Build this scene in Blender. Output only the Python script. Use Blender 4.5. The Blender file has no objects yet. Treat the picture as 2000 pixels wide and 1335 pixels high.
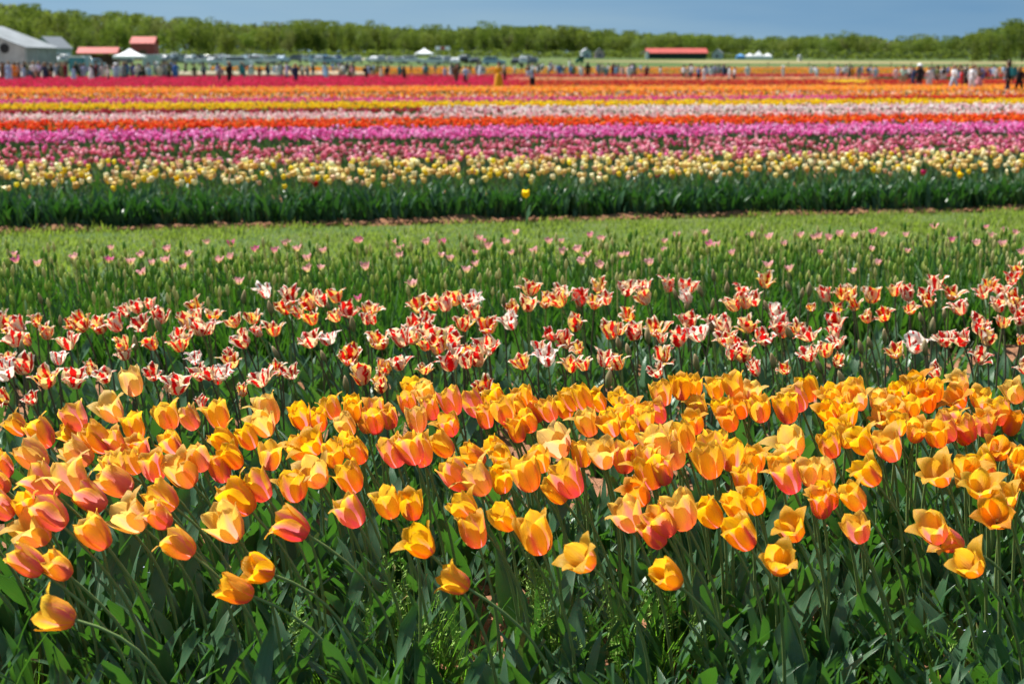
import bpy, bmesh, math, random
import numpy as np
from mathutils import Vector, Matrix, Quaternion, Euler
rnd = random.Random(7)
rng = np.random.default_rng(7)
scene = bpy.context.scene
col = scene.collection
R = math.radians
PI = math.pi

# ------------------------------------------------------------------ camera
CAM_H = 1.63
FPX = 50.0 / 36.0 * 2000.0            # focal length in pixels of the 2000 px wide photograph
PITCH = math.atan((667.5 - 128.0) / FPX)
cam = bpy.data.cameras.new('camera')
cam.lens = 50.0
cam.sensor_width = 36.0
cam.clip_start = 0.05
cam.clip_end = 6000.0
cam.dof.use_dof = True
cam.dof.focus_distance = 4.2
cam.dof.aperture_fstop = 4.5
camo = bpy.data.objects.new('camera', cam)
camo.location = (0, 0, CAM_H)
camo.rotation_euler = (PI / 2 - PITCH, 0, 0)
col.objects.link(camo)
scene.camera = camo

# ------------------------------------------------------------------ sky and sun
SUN_EL, SUN_AZ = R(58), R(-52)        # azimuth from +Y, negative = to the left
world = bpy.data.worlds.new('World')
scene.world = world
world.use_nodes = True
wn, wl = world.node_tree.nodes, world.node_tree.links
wn.clear()
wout = wn.new('ShaderNodeOutputWorld')
wbg = wn.new('ShaderNodeBackground')
wbg.inputs['Strength'].default_value = 0.058
sky = wn.new('ShaderNodeTexSky')
sky.sky_type = 'NISHITA'
sky.sun_disc = False
sky.sun_elevation = SUN_EL
sky.sun_rotation = SUN_AZ % (2 * PI)
sky.altitude = 300
sky.air_density = 1.0
sky.dust_density = 0.6
sky.ozone_density = 1.2
tc = wn.new('ShaderNodeTexCoord')
lift = wn.new('ShaderNodeVectorMath'); lift.operation = 'ADD'
lift.inputs[1].default_value = (0, 0, 0.42)
nrm = wn.new('ShaderNodeVectorMath'); nrm.operation = 'NORMALIZE'
wl.new(tc.outputs['Generated'], lift.inputs[0])
wl.new(lift.outputs[0], nrm.inputs[0])
wl.new(nrm.outputs[0], sky.inputs['Vector'])
# thin high veil of cirrus
cmap = wn.new('ShaderNodeMapping')
cmap.inputs['Scale'].default_value = (1.1, 1.1, 9.0)
cmap.inputs['Location'].default_value = (0.55, 0.0, 0.3)
cmap.inputs['Rotation'].default_value = (0, R(5), 0)
wl.new(tc.outputs['Generated'], cmap.inputs['Vector'])
cno = wn.new('ShaderNodeTexNoise')
cno.inputs['Scale'].default_value = 1.6
cno.inputs['Detail'].default_value = 5
cno.inputs['Roughness'].default_value = 0.5
wl.new(cmap.outputs[0], cno.inputs['Vector'])
crp = wn.new('ShaderNodeMapRange')
crp.inputs['From Min'].default_value = 0.37
crp.inputs['From Max'].default_value = 0.72
crp.inputs['To Min'].default_value = 0.05
crp.inputs['To Max'].default_value = 0.75
wl.new(cno.outputs['Fac'], crp.inputs['Value'])
cmix = wn.new('ShaderNodeMix'); cmix.data_type = 'RGBA'
cmix.inputs['B'].default_value = (4.6, 4.7, 5.5, 1)
wl.new(crp.outputs[0], cmix.inputs['Factor'])
wl.new(sky.outputs['Color'], cmix.inputs['A'])
ctint = wn.new('ShaderNodeMix'); ctint.data_type = 'RGBA'; ctint.blend_type = 'MULTIPLY'
ctint.inputs['Factor'].default_value = 1.0
ctint.inputs['B'].default_value = (0.80, 1.07, 1.03, 1)      # the photograph's cooler, polarised blue
wl.new(cmix.outputs['Result'], ctint.inputs['A'])
wl.new(ctint.outputs['Result'], wbg.inputs['Color'])
wl.new(wbg.outputs[0], wout.inputs['Surface'])

S = Vector((math.sin(SUN_AZ) * math.cos(SUN_EL), math.cos(SUN_AZ) * math.cos(SUN_EL), math.sin(SUN_EL)))
sun = bpy.data.lights.new('sun', 'SUN')
sun.energy = 5.0
sun.angle = R(0.53)
sun.color = (1.0, 0.96, 0.89)
suno = bpy.data.objects.new('sun', sun)
suno.rotation_euler = (-S).to_track_quat('-Z', 'Y').to_euler()
suno.location = (-20, 20, 40)
col.objects.link(suno)
vs = scene.view_settings
vs.view_transform = 'Standard'
vs.look = 'None'
vs.exposure = 0.92
vs.gamma = 1.0
vs.use_curve_mapping = False
scene.render.engine = 'CYCLES'
scene.cycles.use_denoising = True
scene.cycles.max_bounces = 8
scene.cycles.diffuse_bounces = 2
scene.cycles.transmission_bounces = 6
scene.cycles.sample_clamp_indirect = 6.0

# ------------------------------------------------------------------ geometry of the view
def terrain(x, y):
    t = (y - 165.0) / 22.0
    soft = np.where(t > 30, t, np.log1p(np.exp(np.minimum(t, 30.0)))) * 22.0
    return 0.0125 * soft + 0.0035 * soft * np.clip(-x / 200.0, -0.6, 1.0)

def ray(px, py):
    a = (px - 1000.0) / FPX
    b = (667.5 - py) / FPX
    c, s = math.cos(PITCH), math.sin(PITCH)
    return Vector((a, c + b * s, b * c - s))

def at(px, py, z=0.0):
    """point of the plane z on the line of sight through a photograph pixel"""
    d = ray(px, py)
    return Vector((0, 0, CAM_H)) + d * ((z - CAM_H) / d.z)

def at_far(px, py, above=0.0):
    """point standing 'above' over the rising ground on that line of sight"""
    d = ray(px, py)
    for Y in np.arange(20.0, 900.0, 0.5):
        x = d.x / d.y * Y
        if CAM_H + d.z / d.y * Y <= float(terrain(x, Y)) + above:
            return Vector((x, Y, float(terrain(x, Y))))
    return Vector((d.x / d.y * 600, 600, float(terrain(0, 600))))

def at_dist(px, Y):
    x = (px - 1000.0) / FPX * Y / 1.0187
    return Vector((x, Y, float(terrain(x, Y))))

def pxm(Y):
    return FPX / Y

TH = R(11.5)                          # the tulip rows run a little away to the right
TAN = math.tan(TH)
def row_s(px, py, z):
    p = at(px, py, z)
    return p.y - p.x * TAN

# ------------------------------------------------------------------ helpers
def tag(o, label=None, cat=None, group=None, kind=None):
    if label: o['label'] = label
    if cat: o['category'] = cat
    if group: o['group'] = group
    if kind: o['kind'] = kind
    return o

def link(name, data, parent=None, loc=None, mat=None):
    o = bpy.data.objects.new(name, data)
    col.objects.link(o)
    if parent is not None: o.parent = parent
    if mat is not None: o.matrix_basis = mat
    if loc is not None: o.location = loc
    return o

def mesh_from(name, verts, faces, mats=(), uv=None, smooth=True, midx=None, tint=None):
    me = bpy.data.meshes.new(name)
    me.from_pydata([tuple(map(float, v)) for v in verts], [], [tuple(map(int, f)) for f in faces])
    for m in mats: me.materials.append(m)
    if smooth: me.polygons.foreach_set('use_smooth', np.ones(len(me.polygons), bool))
    if midx is not None: me.polygons.foreach_set('material_index', np.asarray(midx, np.int32))
    if uv is not None:
        lay = me.uv_layers.new(name='UVMap')
        li = np.empty(len(me.loops), np.int32)
        me.loops.foreach_get('vertex_index', li)
        lay.data.foreach_set('uv', np.asarray(uv, np.float32)[li].ravel())
    if tint is not None:
        a = me.attributes.new('tint', 'FLOAT_COLOR', 'POINT')
        a.data.foreach_set('color', np.asarray(tint, np.float32).ravel())
    me.update()
    return me

def merged(name, protos, which, mats4, mats=(), tints=None, smooth=True, pmat=None):
    """one mesh of many transformed copies. protos: list of (verts Nx3, faces list, uv or None)"""
    V, F, U, T, M, L = [], [], [], [], [], []
    off = 0
    which = np.asarray(which)
    for k, pr in enumerate(protos):
        v, f, uv = pr[0], pr[1], pr[2]
        sel = np.nonzero(which == k)[0]
        if len(sel) == 0: continue
        mm = mats4[sel]
        vv = np.einsum('nij,vj->nvi', mm[:, :3, :3], v) + mm[:, None, :3, 3]
        n, m = len(sel), len(v)
        V.append(vv.reshape(-1, 3))
        flat = np.concatenate([np.asarray(q) for q in f])
        lens = np.array([len(q) for q in f])
        F.append((flat[None, :] + (off + np.arange(n) * m)[:, None]).ravel())
        L.append(np.tile(lens, n))
        if uv is not None: U.append(np.tile(uv, (n, 1)))
        if tints is not None: T.append(np.repeat(tints[sel], m, axis=0))
        if pmat is not None: M.append(np.tile(np.asarray(pr[3]), n))
        off += n * m
    V = np.concatenate(V); F = np.concatenate(F).astype(np.int32); L = np.concatenate(L)
    me = bpy.data.meshes.new(name)
    me.vertices.add(len(V)); me.vertices.foreach_set('co', V.astype(np.float32).ravel())
    me.loops.add(len(F)); me.loops.foreach_set('vertex_index', F)
    me.polygons.add(len(L))
    starts = np.concatenate([[0], np.cumsum(L)[:-1]]).astype(np.int32)
    me.polygons.foreach_set('loop_start', starts)
    for m in mats: me.materials.append(m)
    if pmat is not None: me.polygons.foreach_set('material_index', np.concatenate(M).astype(np.int32))
    if smooth: me.polygons.foreach_set('use_smooth', np.ones(len(L), bool))
    if U:
        lay = me.uv_layers.new(name='UVMap')
        lay.data.foreach_set('uv', np.concatenate(U)[F].astype(np.float32).ravel())
    if T:
        a = me.attributes.new('tint', 'FLOAT_COLOR', 'POINT')
        tt = np.concatenate(T)
        if tt.shape[1] == 3: tt = np.concatenate([tt, np.ones((len(tt), 1))], axis=1)
        a.data.foreach_set('color', tt.astype(np.float32).ravel())
    me.update(calc_edges=True)
    me.validate()
    return me

def xforms(pos, yaw, scale, tx=None, ty=None):
    """n matrices: scale, tilt about x/y, turn about z, move"""
    n = len(pos)
    c, s = np.cos(yaw), np.sin(yaw)
    Z = np.zeros((n, 3, 3)); Z[:, 0, 0] = c; Z[:, 0, 1] = -s; Z[:, 1, 0] = s; Z[:, 1, 1] = c; Z[:, 2, 2] = 1
    Mx = Z
    if tx is not None:
        c, s = np.cos(tx), np.sin(tx)
        A = np.zeros((n, 3, 3)); A[:, 0, 0] = 1; A[:, 1, 1] = c; A[:, 1, 2] = -s; A[:, 2, 1] = s; A[:, 2, 2] = c
        Mx = A @ Mx
    if ty is not None:
        c, s = np.cos(ty), np.sin(ty)
        A = np.zeros((n, 3, 3)); A[:, 1, 1] = 1; A[:, 0, 0] = c; A[:, 0, 2] = s; A[:, 2, 0] = -s; A[:, 2, 2] = c
        Mx = A @ Mx
    scale = np.asarray(scale)
    if scale.ndim == 1: scale = np.repeat(scale[:, None], 3, axis=1)
    out = np.zeros((n, 4, 4)); out[:, 3, 3] = 1
    out[:, :3, :3] = Mx * scale[:, None, :]
    out[:, :3, 3] = pos
    return out

def tube(pts, rad, sides=6, cap=False):
    pts = [Vector(p) for p in pts]
    V, F = [], []
    ref = Vector((0.31, 0.95, 0.07)).normalized()
    for i, p in enumerate(pts):
        t = (pts[min(i + 1, len(pts) - 1)] - pts[max(i - 1, 0)]).normalized()
        a = t.cross(ref)
        if a.length < 1e-3: a = t.cross(Vector((1, 0, 0)))
        a.normalize(); b = t.cross(a)
        r = rad[i] if hasattr(rad, '__len__') else rad
        for k in range(sides):
            w = 2 * PI * k / sides
            V.append(p + a * (r * math.cos(w)) + b * (r * math.sin(w)))
    n = len(pts)
    for i in range(n - 1):
        for k in range(sides):
            k2 = (k + 1) % sides
            F.append((i * sides + k, i * sides + k2, (i + 1) * sides + k2, (i + 1) * sides + k))
    if cap:
        F.append(tuple(range(sides - 1, -1, -1)))
        F.append(tuple((n - 1) * sides + k for k in range(sides)))
    return V, F

def lathe(prof, sides=8, cap=True):
    V, F = [], []
    for r, z in prof:
        for k in range(sides):
            a = 2 * PI * k / sides
            V.append((r * math.cos(a), r * math.sin(a), z))
    for i in range(len(prof) - 1):
        for k in range(sides):
            k2 = (k + 1) % sides
            F.append((i * sides + k, i * sides + k2, (i + 1) * sides + k2, (i + 1) * sides + k))
    if cap:
        F.append(tuple(range(sides - 1, -1, -1)))
        F.append(tuple((len(prof) - 1) * sides + k for k in range(sides)))
    return V, F

class MB:
    """collects boxes and prisms of one part"""
    def __init__(s): s.V, s.F = [], []
    def add(s, V, F):
        o = len(s.V); s.V += [tuple(v) for v in V]; s.F += [tuple(i + o for i in f) for f in F]; return s
    def box(s, x0, x1, y0, y1, z0, z1):
        V = [(x, y, z) for z in (z0, z1) for y in (y0, y1) for x in (x0, x1)]
        return s.add(V, [(0, 2, 3, 1), (4, 5, 7, 6), (0, 1, 5, 4), (2, 6, 7, 3), (0, 4, 6, 2), (1, 3, 7, 5)])
    def prism(s, prof, y0, y1):
        """profile in x,z extruded along y"""
        n = len(prof)
        V = [(x, y0, z) for x, z in prof] + [(x, y1, z) for x, z in prof]
        F = [tuple(range(n)), tuple(range(2 * n - 1, n - 1, -1))]
        F += [(i, i + n, (i + 1) % n + n, (i + 1) % n) for i in range(n)]
        return s.add(V, F)
    def tube(s, pts, rad, sides=6):
        V, F = tube(pts, rad, sides, True); return s.add(V, F)
    def build(s, name, mat, parent=None, smooth=False, bevel=0.0):
        me = mesh_from(name, s.V, s.F, [mat], smooth=smooth)
        bm = bmesh.new(); bm.from_mesh(me)
        bmesh.ops.recalc_face_normals(bm, faces=bm.faces)
        if bevel:
            bmesh.ops.bevel(bm, geom=list(bm.edges), offset=bevel, segments=2, profile=0.7, affect='EDGES', clamp_overlap=True)
        bm.to_mesh(me); bm.free()
        return link(name, me, parent)

ORD = ['leftmost', 'second from left', 'third from left', 'fourth from left', 'fifth from left', 'sixth from left',
       'seventh from left', 'eighth from left', 'ninth from left', 'tenth from left']
def settle_labels(items):
    """items: (object, base label, px x). Labels said twice get their place among their likes."""
    by = {}
    for o, lab, x in items: by.setdefault(lab, []).append((x, o))
    for lab, L in by.items():
        L.sort(key=lambda t: t[0])
        for i, (x, o) in enumerate(L):
            if len(L) == 1: o['label'] = lab
            elif len(L) == 2: o['label'] = lab + (', the left one' if i == 0 else ', the right one')
            elif i == len(L) - 1: o['label'] = lab + ', the rightmost'
            elif i == 0: o['label'] = lab + ', the leftmost'
            else: o['label'] = lab + ', ' + (ORD[i] if i < len(ORD) else 'toward the right')

def across(px):
    return ('by left edge' if px < 240 else 'far left' if px < 520 else 'left of centre' if px < 860 else 'at centre' if px < 1140
            else 'right of centre' if px < 1480 else 'far right' if px < 1760 else 'by right edge')

# ------------------------------------------------------------------ materials
class N:
    def __init__(s, name):
        s.m = bpy.data.materials.new(name); s.m.use_nodes = True
        s.t = s.m.node_tree; s.n, s.l = s.t.nodes, s.t.links
        s.n.clear()
        s.out = s.n.new('ShaderNodeOutputMaterial')
    def new(s, t, **kw):
        o = s.n.new('ShaderNode' + t)
        for k, v in kw.items(): setattr(o, k, v)
        return o
    def link(s, a, b): s.l.new(a, b)
    def val(s, sock, v):
        if isinstance(v, bpy.types.NodeSocket): s.l.new(v, sock)
        elif isinstance(v, (tuple, list)) and len(v) == 3 and sock.type == 'RGBA': sock.default_value = (*v, 1)
        else: sock.default_value = v
    def math(s, op, a, b=None, clamp=False):
        o = s.new('Math', operation=op); o.use_clamp = clamp
        s.val(o.inputs[0], a)
        if b is not None: s.val(o.inputs[1], b)
        return o.outputs[0]
    def mix(s, f, a, b, blend='MIX'):
        o = s.new('Mix', data_type='RGBA', blend_type=blend)
        s.val(o.inputs['Factor'], f); s.val(o.inputs['A'], a); s.val(o.inputs['B'], b)
        return o.outputs['Result']
    def range(s, v, a, b, c=0.0, d=1.0, smooth=True):
        o = s.new('MapRange'); o.interpolation_type = 'SMOOTHSTEP' if smooth else 'LINEAR'
        s.val(o.inputs['Value'], v)
        for k, x in (('From Min', a), ('From Max', b), ('To Min', c), ('To Max', d)): s.val(o.inputs[k], x)
        return o.outputs[0]
    def noise(s, vec, scale, detail=2, rough=0.5, out='Fac'):
        o = s.new('TexNoise'); s.val(o.inputs['Scale'], scale); o.inputs['Detail'].default_value = detail
        o.inputs['Roughness'].default_value = rough
        if vec is not None: s.l.new(vec, o.inputs['Vector'])
        return o.outputs[out]
    def bump(s, h, strength, dist=0.01):
        o = s.new('Bump'); s.val(o.inputs['Height'], h); o.inputs['Strength'].default_value = strength
        o.inputs['Distance'].default_value = dist
        return o.outputs[0]
    def principled(s, color, rough=0.5, spec=0.5, normal=None, **kw):
        o = s.new('BsdfPrincipled')
        s.val(o.inputs['Base Color'], color); s.val(o.inputs['Roughness'], rough)
        s.val(o.inputs['Specular IOR Level'], spec)
        for k, v in kw.items(): s.val(o.inputs[k.replace('_', ' ')], v)
        if normal is not None: s.l.new(normal, o.inputs['Normal'])
        return o.outputs[0]
    def leafy(s, color, tcolor, amount, rough=0.4, spec=0.5, normal=None):
        p = s.principled(color, rough, spec, normal)
        t = s.new('BsdfTranslucent'); s.val(t.inputs['Color'], tcolor)
        if normal is not None: s.l.new(normal, t.inputs['Normal'])
        m = s.new('MixShader'); s.val(m.inputs['Fac'], amount)
        s.l.new(p, m.inputs[1]); s.l.new(t.outputs[0], m.inputs[2])
        s.l.new(m.outputs[0], s.out.inputs['Surface'])
        return s.m
    def done(s, sh):
        s.l.new(sh, s.out.inputs['Surface']); return s.m

def uv_uv(n):
    u = n.new('UVMap'); sp = n.new('SeparateXYZ'); n.link(u.outputs[0], sp.inputs[0])
    return u.outputs[0], sp.outputs[0], sp.outputs[1]

def obj_info(n):
    oi = n.new('ObjectInfo'); sp = n.new('SeparateColor'); n.link(oi.outputs['Color'], sp.inputs[0])
    return oi.outputs['Random'], sp.outputs[0], sp.outputs[1], sp.outputs[2]

def scaled(n, vec, sc, loc=None):
    m = n.new('Mapping'); m.inputs['Scale'].default_value = sc
    n.link(vec, m.inputs['Vector'])
    if loc is not None:
        c = n.new('CombineXYZ')
        for i in range(3): n.link(loc, c.inputs[i])
        sc2 = n.new('VectorMath', operation='SCALE'); n.link(c.outputs[0], sc2.inputs[0]); sc2.inputs['Scale'].default_value = 40.0
        n.link(sc2.outputs[0], m.inputs['Location'])
    return m.outputs[0]

def mat_yellow_petal():
    n = N('yellow_pink_petal')
    vec, u, v = uv_uv(n)
    rd, pink, pale, orange = obj_info(n)
    au = n.math('ABSOLUTE', n.math('MULTIPLY', n.math('SUBTRACT', u, 0.5), 2.0))
    streak = n.noise(scaled(n, vec, (14, 1.3, 1), rd), 2.0, 3, 0.6)
    blot = n.noise(scaled(n, vec, (2, 2, 1), rd), 1.5, 2)
    gold = n.mix(orange, (0.92, 0.48, 0.006), (0.92, 0.30, 0.005))
    gold = n.mix(n.math('MULTIPLY', pale, 0.85), gold, (0.95, 0.73, 0.27))
    gold = n.mix(n.range(au, 0.55, 1.0, 0.0, 0.35), gold, (0.95, 0.62, 0.10))
    # pink flame up the middle of the outer face
    fl = n.math('ADD', n.math('MULTIPLY', au, 0.85), n.math('MULTIPLY', v, 0.95))
    fl = n.math('ADD', fl, n.math('MULTIPLY', n.math('SUBTRACT', streak, 0.5), 0.55))
    fl = n.math('ADD', fl, n.math('MULTIPLY', n.math('SUBTRACT', blot, 0.5), 0.4))
    edge = n.math('ADD', 0.36, n.math('MULTIPLY', pink, 0.86))
    f = n.math('SUBTRACT', edge, fl)
    f = n.range(f, -0.22, 0.42, 0.0, 0.92)
    geo = n.new('NewGeometry')
    outer = n.math('SUBTRACT', 1.0, geo.outputs['Backfacing'])
    f = n.math('MULTIPLY', f, n.math('ADD', n.math('MULTIPLY', outer, 0.75), 0.25))
    rose = n.mix(pale, (0.74, 0.075, 0.25), (0.80, 0.26, 0.44))
    c = n.mix(f, gold, rose)
    c = n.mix(n.range(v, 0.0, 0.07, 0.5, 0.0), c, (0.75, 0.72, 0.35))
    c = n.mix(n.range(streak, 0.42, 0.68, 0.0, 0.34), c, (0.98, 0.74, 0.20))
    bm = n.bump(n.math('ADD', streak, n.math('MULTIPLY', blot, 0.8)), 0.55, 0.004)
    tcol = n.mix(f, n.mix(orange, (1.0, 0.59, 0.008), (1.0, 0.40, 0.007)), (0.96, 0.17, 0.30))
    tcol = n.mix(n.math('MULTIPLY', pale, 0.6), tcol, (1.0, 0.74, 0.28))
    return n.leafy(c, tcol, 0.64, 0.42, 0.35, bm)

def mat_parrot_petal():
    n = N('streaked_parrot_petal')
    vec, u, v = uv_uv(n)
    rd, red, warm, orange = obj_info(n)
    cu = n.math('MULTIPLY', n.math('SUBTRACT', u, 0.5), 2.0)
    au = n.math('ABSOLUTE', cu)
    wob = n.noise(scaled(n, vec, (1.5, 3.0, 1), rd), 2.0, 3)
    st = n.noise(scaled(n, vec, (4.5, 1.6, 1), rd), 2.0, 3, 0.6)
    geo = n.new('NewGeometry')
    inner = geo.outputs['Backfacing']
    w2 = n.math('MULTIPLY', n.math('ADD', n.math('MULTIPLY', inner, 0.6), n.range(v, 0.95, 0.25, 0.0, 0.75)), warm, True)
    ground = n.mix(w2, (0.92, 0.88, 0.80), (0.92, 0.62, 0.05))
    ground = n.mix(n.math('MULTIPLY', orange, n.range(v, 0.9, 0.3)), ground, (0.85, 0.25, 0.012))
    ground = n.mix(n.range(au, 0.42, 0.85, 0.0, 0.85), ground, (0.92, 0.88, 0.80))
    mid = n.math('ADD', au, n.math('MULTIPLY', n.math('SUBTRACT', wob, 0.5), 0.9))
    flame = n.range(mid, n.math('MULTIPLY', red, 0.40), n.math('ADD', 0.05, n.math('MULTIPLY', red, 0.46)), 1.0, 0.0)
    veins = n.range(st, 0.60, 0.66, 0.0, 1.0)
    veins = n.math('MULTIPLY', veins, n.math('MULTIPLY', red, 1.1), True)
    rim = n.math('MULTIPLY', n.range(au, 0.80, 0.97), n.range(wob, 0.48, 0.6), True)
    f = n.math('MAXIMUM', n.math('MAXIMUM', flame, n.math('MULTIPLY', veins, 0.8)), n.math('MULTIPLY', rim, 0.7))
    crimson = n.mix(inner, (0.48, 0.003, 0.020), (0.58, 0.008, 0.006))
    c = n.mix(f, ground, crimson)
    bm = n.bump(st, 0.5, 0.004)
    tc_ = n.mix(f, n.mix(warm, (0.98, 0.96, 0.90), (1.0, 0.66, 0.05)), (0.80, 0.012, 0.008))
    return n.leafy(c, tc_, 0.42, 0.4, 0.35, bm)

def mat_pink_petal():
    n = N('pale_pink_petal')
    vec, u, v = uv_uv(n)
    rd, mag, b, c_ = obj_info(n)
    st = n.noise(scaled(n, vec, (8, 1.5, 1), rd), 2.0, 2)
    basec = n.mix(mag, (0.82, 0.36, 0.36), (0.66, 0.035, 0.26))
    c = n.mix(n.range(v, 0.05, 0.70, 0.95, 0.0), basec, (0.66, 0.62, 0.10))
    c = n.mix(n.range(st, 0.45, 0.65, 0.0, 0.5), c, (0.85, 0.70, 0.55))
    return n.leafy(c, c, 0.4, 0.45, 0.3)

def mat_tint(name, trans=0.35, rough=0.5, spec=0.15):
    n = N(name)
    a = n.new('Attribute', attribute_name='tint')
    g = n.new('NewGeometry')
    w = n.noise(g.outputs['Position'], 30.0, 2)
    c = n.mix(0.25, a.outputs['Color'], n.mix(w, a.outputs['Color'], (0.9, 0.9, 0.9), 'MULTIPLY'))
    return n.leafy(c, c, trans, rough, spec)

def mat_leaf(name, a, b, trans, tcol, rough=0.36, spec=0.6):
    n = N(name)
    vec, u, v = uv_uv(n)
    g = n.new('NewGeometry')
    rd = n.new('ObjectInfo').outputs['Random']
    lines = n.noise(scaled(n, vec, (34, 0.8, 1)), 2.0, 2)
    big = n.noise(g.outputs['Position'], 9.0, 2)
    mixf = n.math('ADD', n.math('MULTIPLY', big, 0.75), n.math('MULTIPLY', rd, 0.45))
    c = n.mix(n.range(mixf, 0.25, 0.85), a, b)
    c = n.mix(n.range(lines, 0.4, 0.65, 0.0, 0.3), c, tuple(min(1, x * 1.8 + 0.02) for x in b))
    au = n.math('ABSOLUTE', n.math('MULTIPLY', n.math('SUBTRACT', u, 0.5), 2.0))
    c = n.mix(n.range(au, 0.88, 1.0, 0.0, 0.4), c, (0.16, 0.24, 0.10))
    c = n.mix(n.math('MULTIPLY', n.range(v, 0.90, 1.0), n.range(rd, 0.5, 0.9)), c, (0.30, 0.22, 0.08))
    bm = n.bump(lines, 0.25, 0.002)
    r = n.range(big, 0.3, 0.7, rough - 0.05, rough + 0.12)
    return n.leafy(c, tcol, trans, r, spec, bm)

def mat_soil():
    n = N('reddish_brown_soil')
    g = n.new('NewGeometry'); p = g.outputs['Position']
    a = n.noise(p, 3.0, 5, 0.65); b = n.noise(p, 26.0, 6, 0.7); d = n.noise(p, 120.0, 3, 0.7)
    c = n.mix(n.range(a, 0.3, 0.7), (0.26, 0.120, 0.062), (0.36, 0.18, 0.10))
    c = n.mix(n.range(b, 0.42, 0.68, 0.0, 0.55), c, (0.22, 0.10, 0.055))
    c = n.mix(n.range(d, 0.62, 0.75, 0.0, 0.5), c, (0.46, 0.30, 0.20))
    h = n.math('ADD', b, n.math('MULTIPLY', d, 0.5))
    return n.done(n.principled(c, 0.92, 0.15, n.bump(h, 0.8, 0.02)))

def mat_ground():
    n = N('meadow_ground')
    g = n.new('NewGeometry'); p = g.outputs['Position']
    a = n.noise(p, 0.05, 4); b = n.noise(p, 1.3, 5, 0.65); d = n.noise(p, 14.0, 4, 0.7)
    c = n.mix(n.range(a, 0.35, 0.65), (0.055, 0.100, 0.022), (0.085, 0.125, 0.034))
    c = n.mix(n.range(b, 0.45, 0.7, 0.0, 0.6), c, (0.13, 0.14, 0.05))
    c = n.mix(n.range(d, 0.5, 0.75, 0.0, 0.5), c, (0.06, 0.10, 0.022))
    return n.done(n.principled(c, 0.9, 0.15, n.bump(d, 0.6, 0.05)))

def simple(name, c, rough=0.6, spec=0.4, var=0.12, scale=3.0, metallic=0.0):
    n = N(name)
    g = n.new('TexCoord')
    w = n.noise(g.outputs['Object'], scale, 4, 0.6)
    c1 = tuple(min(1, x * (1 + var)) for x in c); c0 = tuple(x * (1 - var) for x in c)
    cc = n.mix(n.range(w, 0.3, 0.7), c0, c1)
    return n.done(n.principled(cc, rough, spec, None, Metallic=metallic))

M_YEL = mat_yellow_petal()
M_PAR = mat_parrot_petal()
M_PNK = mat_pink_petal()
M_TINT = mat_tint('tulip_bloom', .42)
M_LEAF = mat_leaf('glaucous_tulip_leaf', (0.011, 0.050, 0.014), (0.066, 0.145, 0.072), 0.18, (0.12, 0.38, 0.028), 0.32, 0.55)
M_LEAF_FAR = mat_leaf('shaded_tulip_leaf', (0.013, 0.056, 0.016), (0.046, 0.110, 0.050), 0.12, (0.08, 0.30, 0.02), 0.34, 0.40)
M_BLADE = mat_leaf('fresh_tulip_leaf', (0.014, 0.062, 0.011), (0.046, 0.118, 0.026), 0.19, (0.13, 0.40, 0.022), 0.40, 0.32)
M_STEM = simple('tulip_stem', (0.16, 0.235, 0.070), 0.5, 0.4, 0.15, 8.0)
M_STEM_DARK = simple('purplish_tulip_stem', (0.095, 0.085, 0.052), 0.5, 0.4, 0.2, 8.0)
M_SOIL = mat_soil()
M_GROUND = mat_ground()
# ------------------------------------------------------------------ ground
def grid_mesh(name, xs, ys, zf, mat):
    X, Y = np.meshgrid(xs, ys)
    Z = zf(X, Y)
    V = np.stack([X.ravel(), Y.ravel(), Z.ravel()], 1)
    nx, ny = len(xs), len(ys)
    i = np.arange(nx * ny).reshape(ny, nx)
    q = np.stack([i[:-1, :-1].ravel(), i[:-1, 1:].ravel(), i[1:, 1:].ravel(), i[1:, :-1].ravel()], 1)
    return mesh_from(name, V, q, [mat])

def sm(a, b, x):
    t = np.clip((x - a) / (b - a), 0, 1); return t * t * (3 - 2 * t)

_lat = rng.random((64, 64))
def vnoise(x, y):
    xi, yi = np.floor(x).astype(int), np.floor(y).astype(int)
    fx, fy = x - xi, y - yi
    fx, fy = fx * fx * (3 - 2 * fx), fy * fy * (3 - 2 * fy)
    g = lambda a, b: _lat[a % 64, b % 64]
    return (g(xi, yi) * (1 - fx) * (1 - fy) + g(xi + 1, yi) * fx * (1 - fy) + g(xi, yi + 1) * (1 - fx) * fy + g(xi + 1, yi + 1) * fx * fy)

ys = np.concatenate([np.linspace(-60, 140, 30), np.linspace(150, 700, 60), np.linspace(740, 4000, 12)])
xs = np.concatenate([np.linspace(-3000, -420, 8), np.linspace(-400, 400, 41), np.linspace(420, 3000, 8)])
tag(link('ground', grid_mesh('ground', xs, ys, lambda X, Y: terrain(X, np.minimum(Y, 900)) - 0.02 - 8.0 * sm(1000, 4000, Y), M_GROUND)),
    'broad green field rising gently toward the far trees', 'ground', kind='structure')

# bed boundaries, measured along the row normal at the camera's own column
S_YEL = (2.55, 4.95)
S_PAR = (5.15, 7.55)
S_BUD = (7.6, 10.2)
S_PALE = (15.15, 19.2)

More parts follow.
